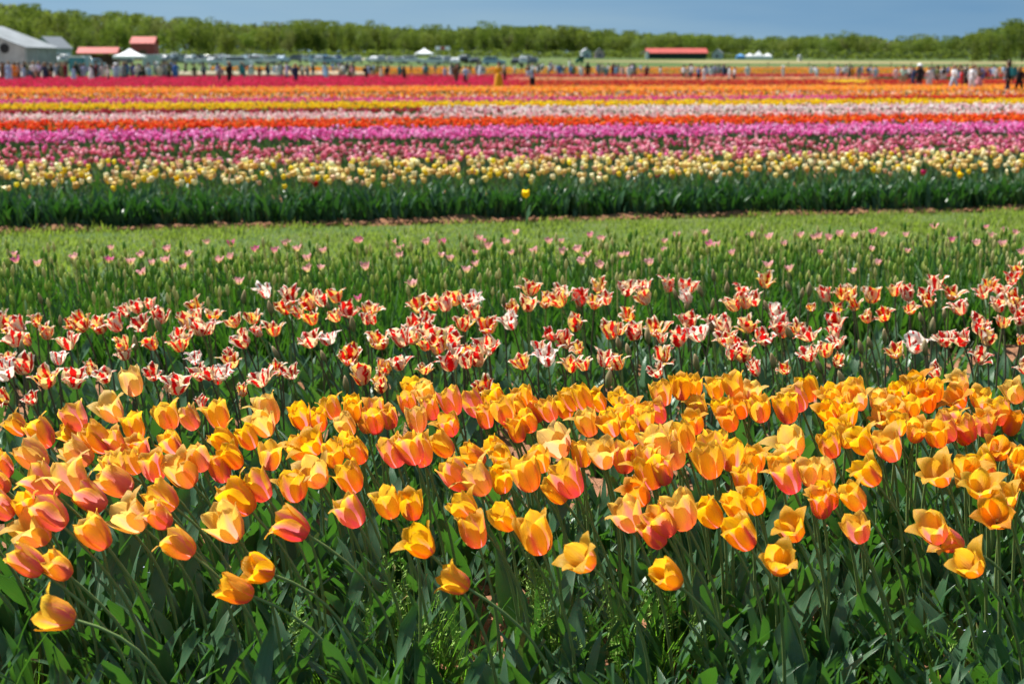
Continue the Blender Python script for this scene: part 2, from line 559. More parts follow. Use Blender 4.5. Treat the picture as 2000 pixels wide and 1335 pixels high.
def soil_sheet(name, s0, s1, half, step, amp, label, ridge=0.0):
    n_s = max(6, int((s1 - s0) / step)); n_x = int(2 * half / step)
    xs = np.linspace(-half, half, n_x); ss = np.linspace(s0, s1, n_s)
    X, Sg = np.meshgrid(xs, ss)
    Y = Sg + X * TAN
    h = (vnoise(X * 4, Y * 4) - 0.5) * amp * 1.4 + (vnoise(X * 17, Y * 17) - 0.5) * amp + (vnoise(X * 45, Y * 45) - 0.5) * amp * 0.55
    edge = np.minimum(sm(s0, s0 + 0.3, Sg + 0.12 * (vnoise(X * 2.3, Y) - 0.5)), sm(s1, s1 - 0.3, Sg + 0.12 * (vnoise(X * 2.3 + 9, Y) - 0.5)))
    Z = 0.008 + edge * (0.035 + h + ridge * np.exp(-((Sg - s0 - 0.35) / 0.22) ** 2)) - (1 - edge) * 0.05
    V = np.stack([X.ravel(), Y.ravel(), Z.ravel()], 1)
    i = np.arange(n_s * n_x).reshape(n_s, n_x)
    q = np.stack([i[:-1, :-1].ravel(), i[:-1, 1:].ravel(), i[1:, 1:].ravel(), i[1:, :-1].ravel()], 1)
    return tag(link(name, mesh_from(name, V, q, [M_SOIL])), label, 'soil', kind='structure')

soil_sheet('soil', 1.6, 7.7, 5.4, 0.035, 0.05, 'reddish soil of the front tulip beds between the stems')
soil_sheet('soil', 7.55, 10.3, 8.5, 0.09, 0.05, 'brown soil under the budding tulip bed')
soil_sheet('soil', 14.85, 34.0, 13.5, 0.14, 0.05, 'reddish soil bank along the bed beyond the grass path', 0.0)
soil_sheet('soil', 34.0, 100.0, 36.0, 1.2, 0.03, 'soil of the distant striped tulip rows')
soil_sheet('soil', 100.0, 168.0, 62.0, 2.5, 0.02, 'soil of the farthest tulip rows before the meadow')

# ------------------------------------------------------------------ leaves
def leaf_arrays(L, W, bend, twist, fold, wave, seed, ns=8, lean0=0.1):
    r = random.Random(seed)
    V, U = [], []
    p = Vector((0, 0, 0)); ang = lean0
    pts = [p.copy()]; angs = [ang]
    for i in range(ns):
        ang = lean0 + bend * ((i + 1) / ns) ** 1.6
        p = p + Vector((math.sin(ang), 0, math.cos(ang))) * (L / ns)
        pts.append(p.copy()); angs.append(ang)
    ph = r.random() * 6
    for i in range(ns + 1):
        t = i / ns
        w = W * (0.34 + 0.66 * math.sin(PI * min(1, t * 0.95 + 0.12)) ** 0.8) * (1 - t ** 5) * (1 if t < 0.999 else 0)
        if t < 0.1: w *= 0.8
        tw = twist * t
        nrm_ = Vector((-math.cos(angs[i]), 0, math.sin(angs[i])))
        side = Vector((0, 1, 0))
        sd = side * math.cos(tw) + nrm_ * math.sin(tw)
        nn = nrm_ * math.cos(tw) - side * math.sin(tw)
        f = fold * (1 - 0.6 * t)
        for k, u in enumerate((-1, 0, 1)):
            q = pts[i] + sd * (u * w * math.cos(f)) + nn * (abs(u) * w * math.sin(f))
            if u: q = q + nn * (wave * W * math.sin(ph + t * 9 + u * 1.3))
            V.append(q); U.append((0.5 + 0.5 * u, t))
    F = []
    for i in range(ns):
        for k in range(2):
            a = i * 3 + k
            F.append((a, a + 1, a + 4, a + 3))
    return np.array(V), F, np.array(U)

LEAFS = [leaf_arrays(rnd.uniform(.28, .43), (rnd.uniform(.012, .027) if i % 3 else rnd.uniform(.030, .042)), rnd.uniform(.1, 1.15), rnd.uniform(-.9, .9),
                     rnd.uniform(.2, .7), rnd.uniform(.1, .45), i, 8, rnd.uniform(.05, .3)) for i in range(12)]
LEAF_ME = [mesh_from('leaf', *l[:2], [M_LEAF], uv=l[2]) for l in LEAFS]
BLADES = [leaf_arrays(rnd.uniform(.26, .38), rnd.uniform(.010, .019), rnd.uniform(.05, .7), rnd.uniform(-.8, .8),
                      rnd.uniform(.3, .8), rnd.uniform(.05, .25), 40 + i, 5, rnd.uniform(.02, .22)) for i in range(10)]
BLADE_ME = [mesh_from('leaf', *l[:2], [M_BLADE], uv=l[2]) for l in BLADES]

# ------------------------------------------------------------------ petals
V_S = np.array([0, .05, .13, .24, .38, .52, .66, .79, .90, 1.0])
def prof(cl, op, o): return np.asarray(cl) * (1 - o) + np.asarray(op) * o
def petal_arrays(L, o, inner, seed, R0=0.325, wid=1.0, ripple=0.02, frill=0.0, nu=7, vs_=V_S, flare=0.0, point=1.0):
    r = np.random.default_rng(seed)
    v = vs_
    kn = [0, .1, .3, .5, .75, .9, 1]
    rad = np.interp(v, kn, prof([.10, .58, .95, 1.03, .96, .86, .80], [.10, .5, .95, 1.2, 1.55, 1.88, 2.1], o)) * R0 * L
    zz = np.interp(v, kn, prof([0, .035, .23, .46, .76, .93, 1.02], [0, .03, .20, .40, .62, .71, .72], o)) * L
    if inner: rad = rad * 0.90; zz = zz * 1.03
    rad = rad + flare * L * np.clip((v - .7) / .3, 0, 1) ** 2 * 0.3
    zz = zz - max(0, flare) * L * np.clip((v - .8) / .2, 0, 1) ** 2 * 0.08
    w = np.interp(v, [0, .05, .13, .3, .5, .66, .8, .9, 1], [.16, .32, .55, .88, 1.0, .95, .76, .48, .05 + .25 * (1 - point)]) * R0 * L * 1.06 * wid
    if frill: w = w * (1 + frill * (r.random(len(v)) - .5) * np.clip(v * 2, 0, 1))
    us = np.linspace(-1, 1, nu)
    ph = r.random(4) * 6.28
    bend = (r.random() - .5) * 0.16
    V, U = [], []
    for i in range(len(v)):
        rc = max(rad[i] * 1.1, 0.72 * R0 * L) * (1 + 0.5 * o * v[i])
        for u in us:
            uu = u
            if frill and abs(u) > .9: uu = u * (1 + frill * 0.5 * (r.random() - .5))
            a = uu * w[i] / rc
            x = rad[i] - rc * (1 - math.cos(a)); y = rc * math.sin(a)
            d = ripple * L * (u * u * math.sin(ph[0] + v[i] * 9 + (1.5 if u > 0 else 0)) * v[i] + 0.35 * math.sin(ph[1] + v[i] * 5 + u * 2))
            if frill: d += frill * L * 0.16 * (r.random() - .5) * abs(u) * v[i]
            d -= 0.012 * L * math.exp(-(u / .16) ** 2) * (v[i] < .95)
            z = zz[i] + frill * L * 0.1 * (r.random() - .5) * abs(u) * v[i] - 0.03 * L * u * u * (v[i] > .3)
            V.append((x + d, y + bend * v[i] ** 2 * L, z)); U.append((0.5 + 0.5 * u, v[i]))
    F = []
    for i in range(len(v) - 1):
        for k in range(nu - 1):
            a = i * nu + k
            F.append((a, a + 1, a + nu + 1, a + nu))
    return np.array(V), F, np.array(U)

OPENS = [0.03, 0.10, 0.20, 0.32, 0.47, 0.72]
YP = {}
for oi, o in enumerate(OPENS):
    for inner in (0, 1):
        YP[oi, inner] = []
        for k in range(4):
            fl = rnd.uniform(-.25, .35) if k < 3 else rnd.uniform(0.6, 1.1)
            a = petal_arrays(0.1, o + rnd.uniform(-.05, .08), inner, 100 + oi * 20 + inner * 7 + k, flare=fl, ripple=.034, wid=rnd.uniform(.92, 1.12))
            YP[oi, inner].append(mesh_from('petal', *a[:2], [M_YEL], uv=a[2]))
V_P = np.array([0, .1, .26, .42, .56, .70, .82, .92, 1.0])
PP = {}
for oi, o in enumerate([0.2, 0.5, 0.75, 1.0]):
    PP[oi] = [mesh_from('petal', *(lambda a: a[:2])(petal_arrays(0.066, o + rnd.uniform(-.2, .2), k % 2, 300 + oi * 20 + k, wid=rnd.uniform(.85, 1.15), ripple=.11, frill=.75, nu=5, vs_=V_P, flare=rnd.uniform(-.2, .9), point=.2)), [M_PAR],
              uv=petal_arrays(0.066, 0, 0, 1, nu=5, vs_=V_P)[2]) for k in range(7)]
V_Q = np.array([0, .12, .32, .55, .8, 1.0])
QP = [mesh_from('petal', *(lambda a: a[:2])(petal_arrays(0.05, rnd.uniform(.55, 1.05), k % 2, 500 + k, wid=.72, ripple=.03, nu=3, vs_=V_Q)), [M_PNK],
      uv=petal_arrays(0.05, 0, 0, 1, nu=3, vs_=V_Q)[2]) for k in range(6)]

def bez(p0, p1, p2, p3, n):
    out = []
    for i in range(n + 1):
        t = i / n
        out.append(p0 * (1 - t) ** 3 + p1 * 3 * t * (1 - t) ** 2 + p2 * 3 * t * t * (1 - t) + p3 * t ** 3)
    return out

CU = Vector((0, math.sin(PITCH), math.cos(PITCH)))     # the camera's up and back, to read leans off the photograph
CB = Vector((0, -math.cos(PITCH), math.sin(PITCH)))
def stand(axis, spin=0.0):
    q = Vector((0, 0, 1)).rotation_difference(axis)
    return q.to_matrix().to_4x4() @ Matrix.Rotation(spin, 4, 'Z')

def grow_stem(root_local, F, axis, r0, r1, mat, name, parent, n=9, up=0.55):
    L = F.length
    pts = bez(root_local, root_local + Vector((0.02 * rnd.uniform(-1, 1), 0.02 * rnd.uniform(-1, 1), up * L)),
              F - axis * (0.36 * L), F + axis * 0.004, n)
    rad = [r0 + (r1 - r0) * i / n for i in range(n + 1)]
    V, Fc = tube(pts, rad, 6)
    return link(name, mesh_from('stem', V, Fc, [mat]), parent)

# ------------------------------------------------------------------ the front bed: yellow tulips flushed pink
#  tile origin, then stem end x,y / tip x,y in tile pixels, opening 0-9, tone (y golden, m pink flushed, p pale peach, o orange, P pale pink)
TILE = 1907 / 400.0
YEL = {
(0, 700): "1270 345 1190 60 4p;1110 575 960 300 8p;1290 760 1200 490 4y;770 665 610 410 3m;1610 660 1500 380 5y;1830 655 1690 440 3m;470 820 280 560 5y;240 700 90 540 5y;430 1010 150 750 5p;1010 860 800 620 4y;1120 880 1040 660 3m;850 970 590 760 6p;760 760 600 640 4y;1290 1070 1170 820 4y;1660 880 1530 690 5y;1470 1140 1400 830 3m;1800 1175 1580 860 8p;1900 1050 1790 790 3m;90 1100 -30 910 3o;70 1240 -60 1050 2m;540 1280 250 1000 5m;740 1270 570 900 5p;1170 1060 930 900 5y;1230 1230 900 1040 3m;980 1390 710 1160 3m;1640 1390 1370 1160 5y;110 1480 -50 1250 2m;600 1570 330 1290 4m;330 1500 210 1250 4y",
(0, 960): "430 480 170 80 7p;1340 340 1070 60 8p;1580 320 1420 150 3m;1000 520 760 210 5y;400 750 110 520 2m;650 790 450 570 4y;1800 590 1530 370 4y;700 1190 320 1090 5y",
(400, 700): "170 650 60 370 4y;640 620 520 320 3p;600 720 480 460 8p;930 650 850 380 7y;1220 560 1130 330 4y;1370 720 1260 500 5p;1520 690 1490 470 4p;1600 600 1560 340 4m;1400 560 1380 380 4y;1610 700 1560 520 3m;1060 880 900 640 9y;1080 680 1040 500 4y;930 940 850 800 4y;280 880 80 650 4y;610 1040 610 740 6y;330 1010 240 880 4y;190 1150 100 870 3m;1100 1180 920 880 7p;1220 1010 1190 800 4y;1480 970 1340 750 4y;1800 1010 1700 690 5m;1420 1240 1270 940 5y;870 1330 770 1010 6y;590 1310 380 1030 5m",
(400, 960): "440 190 150 -130 5y;310 440 60 0 8p;960 400 640 200 4m;1440 320 1270 20 2m;1760 240 1640 -60 5y;450 970 120 830 6y;640 770 380 650 7y",
(800, 700): "220 570 160 350 3m;190 420 120 220 5p;430 530 330 240 5m;650 540 530 280 4m;90 690 30 420 6p;400 720 330 500 5m;920 605 820 330 6y;730 650 680 450 2m;1020 780 970 540 3y;1220 590 1080 370 4m;1150 680 1040 480 4y;1480 555 1390 310 3y;1340 580 1230 360 3m;1440 900 1240 590 8P;1700 720 1600 450 5p;1800 480 1680 310 5y;1900 680 1830 470 5y;150 1000 20 680 4m;390 900 200 690 4y;1620 1010 1590 740 4y;1830 1015 1740 700 8p;520 1215 330 920 4m;720 1260 510 960 6p;690 980 560 870 4y;870 1250 830 1000 3y;900 1060 850 880 4y;1150 1230 1010 890 5y;1250 1050 1180 860 5y;1560 1280 1370 930 6m;1440 1330 1290 1130 4y",
(800, 960): "200 580 -40 310 7y;40 260 10 30 4y;600 250 400 20 5y;650 520 540 180 4y;960 340 780 90 8y;1240 575 1090 180 4y;1700 700 1450 470 9y;550 900 270 730 5y",
(1200, 700): "470 440 400 180 5y;630 385 610 120 3y;100 1070 60 750 4m;300 670 260 440 6y;150 560 120 350 4m;450 590 340 400 3m;70 650 40 480 5y;200 780 120 620 5y;760 700 710 520 5y;810 560 730 330 4y;1150 375 1070 110 4y;1040 590 960 350 5y;960 380 930 240 4y;1380 590 1310 320 6y;1200 550 1130 400 4o;1100 670 1050 560 3o;1270 420 1280 240 5p;1640 600 1550 310 5y;1750 490 1640 230 4m;1840 400 1740 150 4y;600 1020 400 640 6p;680 870 580 570 4y;920 1115 810 750 6y;1090 1050 1080 720 6y;1320 1060 1290 880 4y;1240 1260 1190 960 5y;380 1210 250 840 4y;480 1170 400 920 4m;1690 910 1540 610 8p;1680 1250 1530 930 3m;1560 1120 1510 830 4y;1840 1190 1790 920 5p",
(1200, 960): "190 365 40 30 5p;690 345 430 -130 5p;540 400 320 130 4m;450 510 260 250 3m;290 110 170 -60 5o;980 320 780 60 3y;1200 250 1050 20 4y;1340 200 1260 -10 5y;1270 530 1050 220 6y;1700 440 1540 180 7y;1540 750 1500 500 8y;600 870 350 640 7y",
(1600, 700): "170 490 60 220 4y;400 470 310 300 5p;560 480 520 300 6p;640 640 500 480 6p;920 310 800 110 9o;740 430 710 280 5y;860 555 830 340 5y;1020 500 970 300 4o;1090 400 1050 210 4y;1340 440 1160 260 9o;1350 310 1260 160 5p;1500 465 1460 280 7y;1860 410 1740 190 5p;1700 620 1650 340 5m;1560 730 1520 470 5m;1420 775 1310 520 5m;1240 770 1060 500 6m;880 765 880 560 6y;720 720 710 500 6y;1760 710 1790 600 4o;1640 920 1640 770 6o;130 590 40 470 5y;210 760 110 560 5y;260 640 260 500 5y;140 920 40 670 6y;460 880 290 640 5y;700 940 530 650 7m;540 1170 340 920 6y;1170 1170 990 900 9y;1370 1130 1320 940 9y;1830 1050 1840 850 8y;1900 1190 1870 1040 6y;1500 1290 1450 1060 9y;1760 1410 1650 1130 9y;100 1170 0 950 5p;1130 820 1090 700 4y;1360 800 1330 690 4y",
(1600, 960): "1660 290 1560 130 9o;130 150 -40 -60 5y;400 160 210 -70 4y;400 470 270 190 6m;1120 460 940 170 7m;1320 500 1100 420 5m;1480 760 1270 560 8y;40 240 20 160 2m",
}
TONE = {'y': (0.38, 0.08, 0.08), 'm': (0.74, 0.18, 0.08), 'p': (0.55, 0.60, 0.0), 'o': (0.35, 0.0, 0.75), 'P': (1.0, 1.0, 0.0)}
TONEW = {'y': 'golden yellow', 'm': 'pink-flushed yellow', 'p': 'pale peach', 'o': 'orange', 'P': 'pale pink'}
pist_v, pist_f = lathe([(0.0028, 0), (0.0034, 0.012), (0.003, 0.02), (0.005, 0.023), (0.002, 0.026)], 6)
PIST_ME = mesh_from('pistil', pist_v, pist_f, [simple('pistil', (0.45, 0.42, 0.10), 0.5)])
front_roots = []
labels = []
def yellow_tulip(bx, by, tx, ty, o9, tone):
    z = 0.555 - 0.10 * max(0.0, (by - 980) / 250.0) + rnd.uniform(-.025, .025)
    if by < 800: z += 0.015
    F = at(bx, by, z)
    k = FPX / math.hypot(F.y, CAM_H - z)
    dx, dy = (tx - bx) / k, (by - ty) / k
    l = math.hypot(dx, dy)
    L = min(0.106, max(0.079, l * 0.98))
    lim = min(1.0, l / L)
    tau = math.acos(lim) if o9 >= 6 else min(math.acos(lim), 0.35)
    tau = max(tau, 0.12 if o9 < 7 else 0.42) + rnd.uniform(-.06, .06)
    al = math.atan2(dy, dx)
    axis = ((Vector((1, 0, 0)) * math.cos(al) + CU * math.sin(al)) * math.cos(tau) + CB * math.sin(tau)).normalized()
    root = Vector((F.x + max(0.01, -axis.x * 0.24) + rnd.uniform(-.02, .03), F.y - min(0, axis.y) * 0.10 + rnd.uniform(-.02, .05), 0.02))
    t = link('yellow_tulip', None, loc=root)
    tag(t, None, 'tulip', 'yellow tulips flushed pink in the front bed')
    t['label'] = 'tulip'
    Fl = F - root
    grow_stem(Vector((0, 0, -0.02)), Fl, axis, 0.0048, 0.0036, M_STEM, 'stem', t, 10)
    oi = min(4, max(0, int(round(o9 * 0.55)) + rnd.choice((-1, 0, 0)))) if o9 < 9 else 5
    sc = L / 0.1
    spin = rnd.random() * 6.28
    base = Matrix.Translation(Fl) @ stand(axis, spin) @ Matrix.Scale(sc, 4)
    tn = TONE[tone]
    cc = [min(1, max(0, c + rnd.uniform(-.12, .12))) for c in tn]
    if bx < 420: cc[0] = min(1, cc[0] + .10); cc[1] = min(1, cc[1] + .25 * rnd.random())
    for k6 in range(6):
        inner = k6 % 2
        oj = min(5, max(0, oi + (rnd.choice((0, 0, 0, 1)) if not inner else rnd.choice((-1, 0, 0)))))
        me = rnd.choice(YP[oj, inner])
        p = link('petal', me, t, mat=base @ Matrix.Rotation(k6 * PI / 3 + rnd.uniform(-.12, .12), 4, 'Z') @ Matrix.Rotation(rnd.uniform(-.05, .07), 4, 'Y'))
        p.color = (max(0, min(1, cc[0] + rnd.uniform(-.1, .1))), cc[1], cc[2], 1)
    if o9 >= 7:
        link('pistil', PIST_ME, t, mat=base)
    for q in range(3):
        a = rnd.random() * 6.28
        s_ = rnd.uniform(.75, 1.12) * (1 if q < 2 else 0.7)
        link('leaf', rnd.choice(LEAF_ME), t, mat=Matrix.Translation((math.cos(a) * .006, math.sin(a) * .006, -.02 if q < 2 else .08)) @ Matrix.Rotation(a, 4, 'Z') @ Matrix.Scale(s_, 4))
    front_roots.append((root.x, root.y))
    lean = math.degrees(math.atan2(-dx, dy))
    ow = 'closed' if o9 <= 3 else 'half-open' if o9 <= 6 else 'wide-open'
    lw = 'bent far left' if lean > 58 else 'leaning left' if lean > 24 else 'nearly upright'
    cy = (by + ty) / 2
    s_row = cy + (bx - 1000) * 0.04
    where = 'at back' if s_row < 815 else 'mid bed' if s_row < 905 else 'near front' if s_row < 1010 else 'at front edge'
    labels.append((t, f'{TONEW[tone]} {ow} tulip {lw}, {where}, {across(bx)}', bx))
for (ox, oy), txt in YEL.items():
    for it in txt.split(';'):
        a = it.split()
        yellow_tulip(ox + float(a[0]) / TILE, oy + float(a[1]) / TILE, ox + float(a[2]) / TILE, oy + float(a[3]) / TILE, int(a[4][0]), a[4][1])
extra = []
for (ox, oy), txt in YEL.items():
    for it in txt.split(';'):
        a = it.split(); by_ = oy + float(a[1]) / TILE
        if by_ < 930 and a[4][0] in '3456': extra.append((ox + float(a[0]) / TILE, by_, (float(a[2]) - float(a[0])) / TILE, (float(a[3]) - float(a[1])) / TILE, int(a[4][0]), a[4][1]))
rnd.shuffle(extra)
for bx, by, dx, dy, o9, tn in extra[:34]:
    qx, qy = bx + rnd.choice((-1, 1)) * rnd.uniform(26, 48), by + rnd.uniform(-22, 16)
    yellow_tulip(qx, qy, qx + dx * rnd.uniform(.5, 1.2), qy + dy, o9, rnd.choice((tn, 'y')))
settle_labels(labels)

# ------------------------------------------------------------------ the second bed: fringed tulips streaked red
PAR = {
(0): "40 490 110c;80 580 130y;200 560 150w;160 680 220c;345 520 140y;440 640 130y;280 710 80y;650 700 260c;680 540 140y;785 550 140y;950 560 200y;1120 540 220c;1340 540 180c;1180 420 140c;1290 400 120c;1400 370 100c;1490 490 150r;90 850 140y;80 990 200w;250 940 180c;545 880 120w;450 1070 200y;710 1040 280c;890 980 110y;990 1030 180c;1160 740 130y;1170 820 170c;1440 720 190y;1690 660 190c;1690 740 170y;1760 540 150y;1840 380 140y;1850 460 150c;1820 860 160w;1880 590 160c;1430 1000 170r;1650 1120 240c;1870 1010 160c;70 1220 170y;310 1240 160c;390 330 80b;565 540 70b;1260 760 90b;1500 610 60b;1880 1290 80r",
(400): "80 450 150y;40 590 130c;290 520 160y;450 490 150y;650 600 160y;580 240 160w;800 280 200c;760 400 140y;1000 350 150y;1010 500 160y;890 450 100y;1100 330 120c;1240 290 150y;1340 420 170r;1240 480 110y;1530 420 180y;1510 510 100c;1580 510 90r;380 700 170c;260 820 100c;250 890 190y;180 990 190w;60 1010 160c;120 1060 130c;510 620 90c;540 1050 220c;690 980 120y;810 1000 140c;1000 690 200c;1170 670 180w;1340 840 240o;1640 690 240y;1850 690 190c;1480 1040 190y;1650 1130 120y;1680 980 110y;1820 910 190c;360 1170 110y;360 320 90b;620 430 90b;1165 390 90b;1390 580 90b;690 830 110b;1130 860 120b;1330 1150 60b",
(800): "90 370 170o;240 360 140y;340 380 130c;430 320 130y;520 350 120c;600 320 140w;150 490 160c;60 560 130c;40 660 150c;220 640 130c;340 610 170r;500 560 130y;610 460 120y;730 560 210o;160 740 150y;270 760 170y;400 720 150c;430 830 120c;390 900 230r;570 820 180o;740 740 230c;640 880 130c;540 920 100c;140 960 140y;1130 220 170y;1270 330 180y;1100 370 170y;980 400 150o;960 520 160w;880 340 100b;1420 230 220c;1420 320 180y;1600 310 180r;1720 340 170y;1840 310 150c;1770 190 160y;1540 550 180y;1330 650 150r;1450 690 190r;1590 770 140y;1200 760 150c;1290 850 230w;1070 900 180y;1510 930 170y;1630 930 120y;1810 890 150c;1880 920 110y;1880 630 140y;710 1120 190o;1580 420 70b;1850 1110 70b;660 490 70b",
(1200): "110 200 200c;290 190 170c;300 300 180y;510 200 130c;680 200 180c;700 310 100w;1190 230 150r;1140 350 200y;1320 310 170c;1230 360 120y;1400 150 150y;1840 390 90o;1520 440 180w;160 480 120y;40 590 160y;180 640 140c;400 590 190y;440 680 140c;700 520 210c;600 690 160r;800 630 210w;920 550 130c;1050 570 180c;1060 690 190y;1270 550 200y;1540 560 200r;1410 660 220r;1580 620 130c;1720 610 120y;1830 640 160r;460 830 210y;40 930 110y;410 980 150c;1210 820 200y;1150 740 110r;1090 840 100c;1330 970 150c;1600 970 90y;1820 820 190c;930 120 80b;590 290 70b;820 260 80b;1050 240 90b;910 390 70b;670 410 70b;1640 210 90b;1740 280 80b;1810 260 80b;1430 410 70b;150 830 80b;320 700 80b;50 760 80b;940 610 70b;1650 660 70b;1490 930 70b;780 950 60b;1620 490 80b",
(1600): "70 280 150c;220 270 150y;300 290 130y;330 370 110y;160 410 110o;480 300 130y;710 230 160y;830 290 110r;850 400 140y;1010 260 150r;1080 190 120c;1220 240 200o;1030 340 120y;1330 390 210c;1590 180 150o;1530 260 110c;1690 240 110c;1680 360 200c;1780 120 160r;1870 60 110y;460 480 150y;620 450 170o;150 530 200r;150 640 130c;180 720 140c;60 800 160y;170 900 120y;1840 400 130c;1870 500 120c;1710 530 140y;1480 560 180r;1350 680 190r;1190 680 190c;1570 680 190y;1480 840 160c;1870 700 90o;890 750 190w;730 800 150y;1100 1000 100c;960 320 80b;960 510 80b;1170 480 80b;400 790 100b;490 750 80b;610 700 70b;990 810 70b;235 1110 80b;30 970 80b;1050 610 60b",
}
PT = {'c': (0.78, 0.55, 0.06), 'w': (0.50, 0.15, 0.0), 'y': (0.66, 0.9, 0.18), 'o': (0.80, 1.0, 0.8), 'r': (1.05, 0.6, 0.3)}
PTW = {'c': 'red-flamed cream tulip', 'w': 'thin-streaked whitish tulip', 'y': 'red-flamed yellow tulip',
       'o': 'red-flamed orange tulip', 'r': 'mostly red tulip', 'b': 'unopened fringed bud'}
bud_prof = [(0.0035, 0), (0.0075, 0.008), (0.0105, 0.02), (0.0098, 0.034), (0.0055, 0.049), (0.001, 0.057)]
bv, bf = lathe(bud_prof, 7)
bv2 = [(x * (1 + .18 * math.cos(3 * math.atan2(y, x) + z * 60)), y * (1 + .18 * math.cos(3 * math.atan2(y, x) + z * 60)), z) for x, y, z in bv]
def mat_bud(name, a, b):
    n = N(name)
    g = n.new('TexCoord')
    sp = n.new('SeparateXYZ'); n.link(g.outputs['Object'], sp.inputs[0])
    w = n.noise(scaled(n, g.outputs['Object'], (120, 120, 14)), 1.0, 2)
    f = n.math('ADD', n.math('MULTIPLY', sp.outputs[2], 16.0), n.math('MULTIPLY', n.math('SUBTRACT', w, 0.5), 1.4))
    c = n.mix(n.range(f, 0.15, 0.9), a, b)
    return n.leafy(c, c, 0.5, 0.5, 0.25)
M_BUDP = mat_bud('fringed_bud', (0.20, 0.25, 0.11), (0.55, 0.42, 0.25))
M_BUDG = mat_bud('green_bud', (0.28, 0.42, 0.08), (0.62, 0.62, 0.22))
BUDP_ME = mesh_from('bud', bv2, bf, [M_BUDP])
BUDG_ME = mesh_from('bud', bv, bf, [M_BUDG])
labels = []
def parrot_tulip(x, y, w, tone):
    z = 0.49 + rnd.uniform(-.03, .03) + (0.03 if y < 600 else 0)
    F = at(x, y + w * 0.30, z)
    k = FPX / math.hypot(F.y, CAM_H - z)
    tau = rnd.uniform(.1, .75) if tone != 'o' else rnd.uniform(.45, .95)
    al = PI / 2 + rnd.uniform(-.1, .5)
    if tone == 'b': tau = rnd.uniform(0, .25)
    axis = ((Vector((1, 0, 0)) * math.cos(al) + CU * math.sin(al)) * math.cos(tau) + CB * math.sin(tau)).normalized()
    root = Vector((F.x + max(0, -axis.x * .16) + rnd.uniform(-.02, .03), F.y - min(0, axis.y) * .08 + rnd.uniform(-.03, .04), .02))
    t = link('fringed_tulip', None, loc=root)
    tag(t, None, 'tulip', 'fringed red-streaked tulips in the second bed')
    Fl = F - root
    grow_stem(Vector((0, 0, -.02)), Fl, axis, .0046, .0034, M_STEM_DARK if rnd.random() < .75 else M_STEM, 'stem', t, 7)
    base = Matrix.Translation(Fl) @ stand(axis, rnd.random() * 6.28)
    if tone == 'b':
        link('bud', BUDP_ME, t, mat=base @ Matrix.Scale(rnd.uniform(.95, 1.3), 4))
    else:
        Wm = w / k
        oi = rnd.choice((0, 1, 2, 2, 3, 3)) if w > 28 else rnd.choice((0, 1, 1))
        if tone == 'o': oi = rnd.choice((2, 3))
        wide = (0.047, 0.058, 0.068, 0.078)[oi]
        sc = min(1.3, max(.68, 1.08 * Wm / wide))
        tn = PT[tone]
        for k6 in range(7 if w > 36 else 6):
            s6 = sc * rnd.uniform(.9, 1.12) * (1 if k6 % 2 == 0 else .92)
            p = link('petal', rnd.choice(PP[max(0, min(3, oi + rnd.choice((-1, 0, 0, 1))))]), t,
                     mat=base @ Matrix.Rotation(k6 * PI / 3 + rnd.uniform(-.35, .35), 4, 'Z') @ Matrix.Rotation(rnd.uniform(-.30, .30), 4, 'Y') @ Matrix.Scale(s6, 4))
            p.color = tuple(min(1.3, max(0, c + rnd.uniform(-.15, .15))) for c in tn) + (1,)
        if oi >= 2: link('pistil', PIST_ME, t, mat=base @ Matrix.Scale(.8, 4))
    for q in range(2):
        a = rnd.random() * 6.28
        link('leaf', rnd.choice(LEAF_ME), t, mat=Matrix.Translation((0, 0, -.02)) @ Matrix.Rotation(a, 4, 'Z') @ Matrix.Scale(rnd.uniform(.7, 1.0), 4))
    sy = y + (x - 1000) * .035
    where = 'back' if sy < 610 else 'middle' if sy < 680 else 'front'
    lw = 'facing camera' if tau > .45 else 'leaning left' if al > PI / 2 + .22 else 'upright'
    big = 'large' if w > 39 else 'small' if w < 28 else 'mid-sized'
    labels.append((t, f'{big} {PTW[tone]} {lw}, {where} of second bed, {across(x)}', x))
for ox, txt in PAR.items():
    for it in txt.split(';'):
        a = it.split()
        parrot_tulip(ox + float(a[0]) / TILE, 520 + float(a[1]) / TILE, float(a[2][:-1]) / TILE, a[2][-1])
settle_labels(labels)

# ------------------------------------------------------------------ the third bed: mostly still in bud, first pink blooms
PINK = {
0: "95 310M 210 330p 610 310M 620 240p 800 380p 790 280p 730 320p 940 250p 850 325p 1050 275p 1155 205p 1030 345p 1290 220M 1425 250M 1290 290p 1335 430p 1535 260m 1595 215p 1660 245p 1810 255p 1720 300p 1720 360p 1990 200m 80 275p 420 290p 930 310p 1220 310p 1790 350p",
650: "150 200m 185 350p 355 205p 385 240p 370 285p 525 210p 615 210M 605 280p 655 300p 745 365p 795 265m 800 330p 820 185p 845 200M 870 235p 965 210p 1000 265p 1020 155p 450 445p 1130 260p 1210 205p 1280 200p 1285 265p 1370 250p 1440 170m 1500 190p 1420 280p 1395 320p 1495 340p 1610 280p 1640 275p 1770 325p 1850 200p 1850 250p 1925 170p 145 525M",
1300: "65 170p 215 155p 245 220M 290 225p 370 270p 480 170p 575 180p 665 215p 575 340p 690 360p 750 170p 830 180p 860 175p 910 185p 975 165p 1055 175p 1160 150M 1210 165p 1150 245p 860 265m 1345 165p 1350 255p 1185 325p 1050 370p 1500 120p 1600 195M 1740 215p 1790 120m 1820 170p 1890 140p 1950 155p 1990 265p 1885 220p",
}
labels = []
